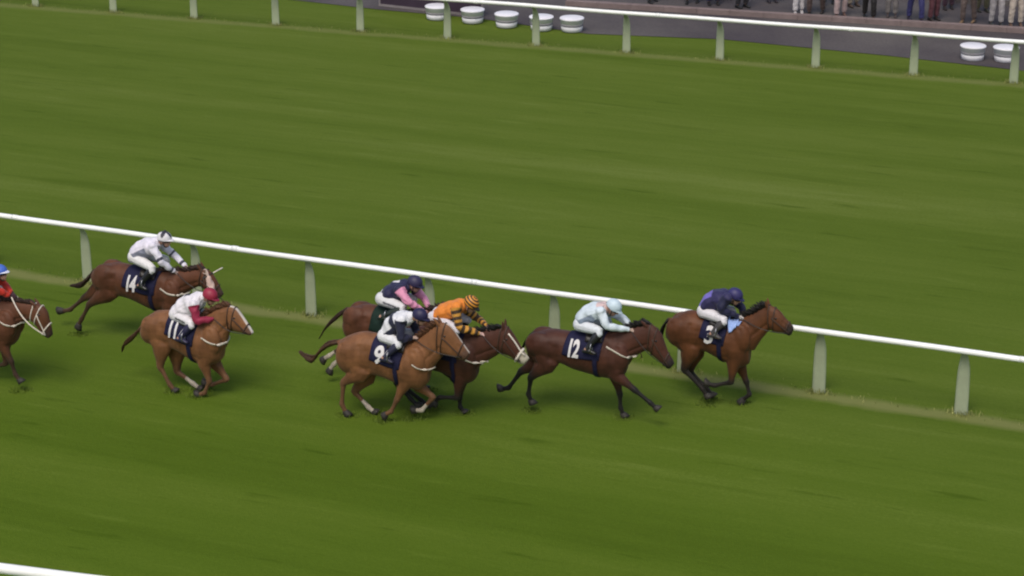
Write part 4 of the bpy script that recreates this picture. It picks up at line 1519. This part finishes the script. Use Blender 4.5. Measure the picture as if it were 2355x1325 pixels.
def make_spectator(px, py, label, trouser, coat, shoe, turn, z0=.012, hair=(.05, .03, .02), skirt=False):
    x, y = ground_at(px, py)
    root = empty('person', (x, y, z0), turn)
    tag(root, label, 'person', 'spectators standing beyond the far rail')
    st = rng.uniform(.08, .13)
    fw = rng.uniform(-.16, .16)
    b = Geo()
    prof = [(-.11, .90, .11, .90), (-.12, 1.0, .10, 1.0), (-.10, 1.12, .10, 1.12), (-.12, 1.3, .11, 1.3), (-.10, 1.42, .08, 1.42), (-.05, 1.48, .05, 1.48)]
    profile_rings(b, prof, [.15, .165, .145, .175, .18, .07], 16, 2)
    b.tube([(0, 0, 1.44), (.01, 0, 1.56)], .055, 10)
    add_head(b, Vector((.02, 0, 1.64)), Vector((1, 0, 0)), Vector((0, 0, 1)))
    arms, legs = [], []
    for s in (-1, 1):
        sh, el, wr = Vector((0, s * .19, 1.40)), Vector((-.04, s * .25, 1.12)), Vector((.10, s * .22, .92))
        arms.append((sh, el, wr))
        limb(b, [sh, el, wr], [.048, .04, .028])
        add_hand(b, wr, (wr - el), Vector((0, -s, .1)), .7, 1., s)
        hp, kn, an = Vector((0, s * .09, .92)), Vector((.03 + fw * s, s * st, .50)), Vector((fw * s * 1.3 - .01, s * (st + .01), .09))
        legs.append((hp, kn, an))
        limb(b, [hp, kn, an], [.085, .055, .038])
        b.tube([an + Vector((-.05, 0, -.05)), an + Vector((.05, 0, -.05)), an + Vector((.15, 0, -.065))], [.03, .034, .024], 8)
    link_mesh('body', b.melt(.012, 3), M_SKIN, root, True, SK)
    g = Geo()
    profile_rings(g, [(a - .02 * (1 if i < 5 else 0), z, c + .02, z2) for i, (a, z, c, z2) in enumerate(prof)], [.172, .187, .168, .197, .202, .085], 16, 2)
    for sh, el, wr in arms:
        limb(g, [sh, el, wr.lerp(el, .06)], [.072, .062, .048])
    if skirt:
        profile_rings(g, [(-.20, .52, .20, .52), (-.17, .72, .17, .72), (-.14, .93, .13, .93)], [.24, .22, .19], 18, 2)
    link_mesh('dress' if skirt else 'coat', crumple(g.melt(.014, 2), .003), M_CLOTH, root, True, coat)
    if not skirt:
        g = Geo()
        profile_rings(g, [(-.135, .84, .125, .84), (-.13, .95, .12, .95)], [.165, .17], 16, 2)
        for hp, kn, an in legs:
            limb(g, [hp, kn, an + Vector((0, 0, .03))], [.108, .082, .072])
        link_mesh('trousers', crumple(g.melt(.012, 2), .0025), M_CLOTH, root, True, trouser)
    for hp, kn, an in legs:
        g = Geo()
        g.tube([an + Vector((-.07, 0, -.045)), an + Vector((0, 0, -.030)), an + Vector((.09, 0, -.05)), an + Vector((.17, 0, -.062))], [(.040, .036), (.052, .042), (.036, .046), (.022, .036)], 10, domes=True)
        g.build('shoe', M_SHELL, root, True, shoe)
    g = Geo()
    m = Matrix.Identity(3)
    g.ball((-.012, 0, 1.675), (.108, .092, .100), 14, 9)
    g.build('hair', M_HAIR, root, True, hair)
    return root


sp = [
    (1500, 6, 'person in black trousers, furthest left of the spectators', (.012, .012, .014), (.02, .02, .025), (.01, .01, .01), -1.2),
    (1592, 8, 'person in dark green trousers among the spectators beyond the far rail', (.03, .045, .03), (.05, .05, .06), (.01, .01, .01), -1.8),
    (1640, 12, 'person in navy trousers and dark shoes beyond the far rail', (.014, .014, .045), (.03, .03, .05), (.012, .010, .010), -1.5),
    (1706, 19, 'person in charcoal trousers standing left of the one in white', (.020, .019, .022), (.02, .02, .03), (.010, .010, .010), -.9),
    (1836, 33, 'person in white trousers beyond the far rail', (.52, .49, .49), (.4, .4, .4), (.40, .38, .38), -1.6),
    (1876, 33, 'person in dark brown trousers beside the one in white', (.060, .040, .036), (.05, .03, .03), (.02, .015, .012), -2.0),
    (1932, 40, 'person in pale pink trousers beyond the far rail', (.36, .27, .26), (.3, .25, .25), (.10, .06, .05), -1.4),
    (1998, 44, 'person in black trousers and coat, right of the one in pale pink', (.012, .010, .010), (.02, .015, .015), (.008, .008, .008), -1.7),
    (2104, 50, 'person in bright navy blue trousers near the right of the crowd', (.030, .030, .105), (.04, .04, .12), (.02, .015, .03), -1.5),
    (2146, 48, 'person in maroon trousers beside the one in bright navy', (.090, .032, .040), (.1, .04, .05), (.02, .015, .015), -1.1),
    (2226, 54, 'person in brown trousers and tan shoes near the right edge', (.085, .062, .055), (.09, .07, .06), (.14, .09, .05), -2.1),
    (2290, 60, 'person in light grey trousers at the right edge', (.30, .28, .28), (.3, .28, .28), (.03, .03, .03), -1.5),
]
sp += [
    (1560, -6, 'person in khaki trousers in the back row, left end', (.10, .085, .05), (.05, .05, .04), (.03, .02, .015), -1.3),
    (1672, -2, 'person in grey-blue trousers in the back row between navy and charcoal', (.07, .085, .12), (.05, .06, .08), (.02, .02, .02), -1.9),
    (1775, 6, 'person in a dusky purple skirt standing left of white trousers', (.08, .05, .08), (.075, .045, .075), (.02, .015, .02), -1.4),
    (1905, 12, 'person in dark teal trousers in the back row beside pale pink', (.02, .05, .055), (.03, .04, .05), (.01, .01, .01), -1.8),
    (1962, 16, 'person in beige trousers in the back row left of black coat', (.26, .22, .17), (.2, .17, .14), (.06, .04, .03), -1.2),
    (2050, 40, 'person in stone grey trousers between black and bright navy', (.17, .155, .15), (.1, .1, .1), (.05, .04, .04), -1.7),
    (2180, 22, 'person in dark plum trousers in the back row near the right', (.055, .028, .045), (.05, .03, .04), (.02, .015, .015), -1.5),
    (2258, 28, 'person in olive trousers in the back row by the right edge', (.060, .058, .034), (.05, .05, .04), (.02, .02, .015), -1.3),
    (2335, 62, 'person in cream trousers cut off by the right edge', (.42, .36, .30), (.3, .25, .2), (.10, .06, .04), -1.6),
]
for a in sp:
    make_spectator(*a, skirt='skirt' in a[2])
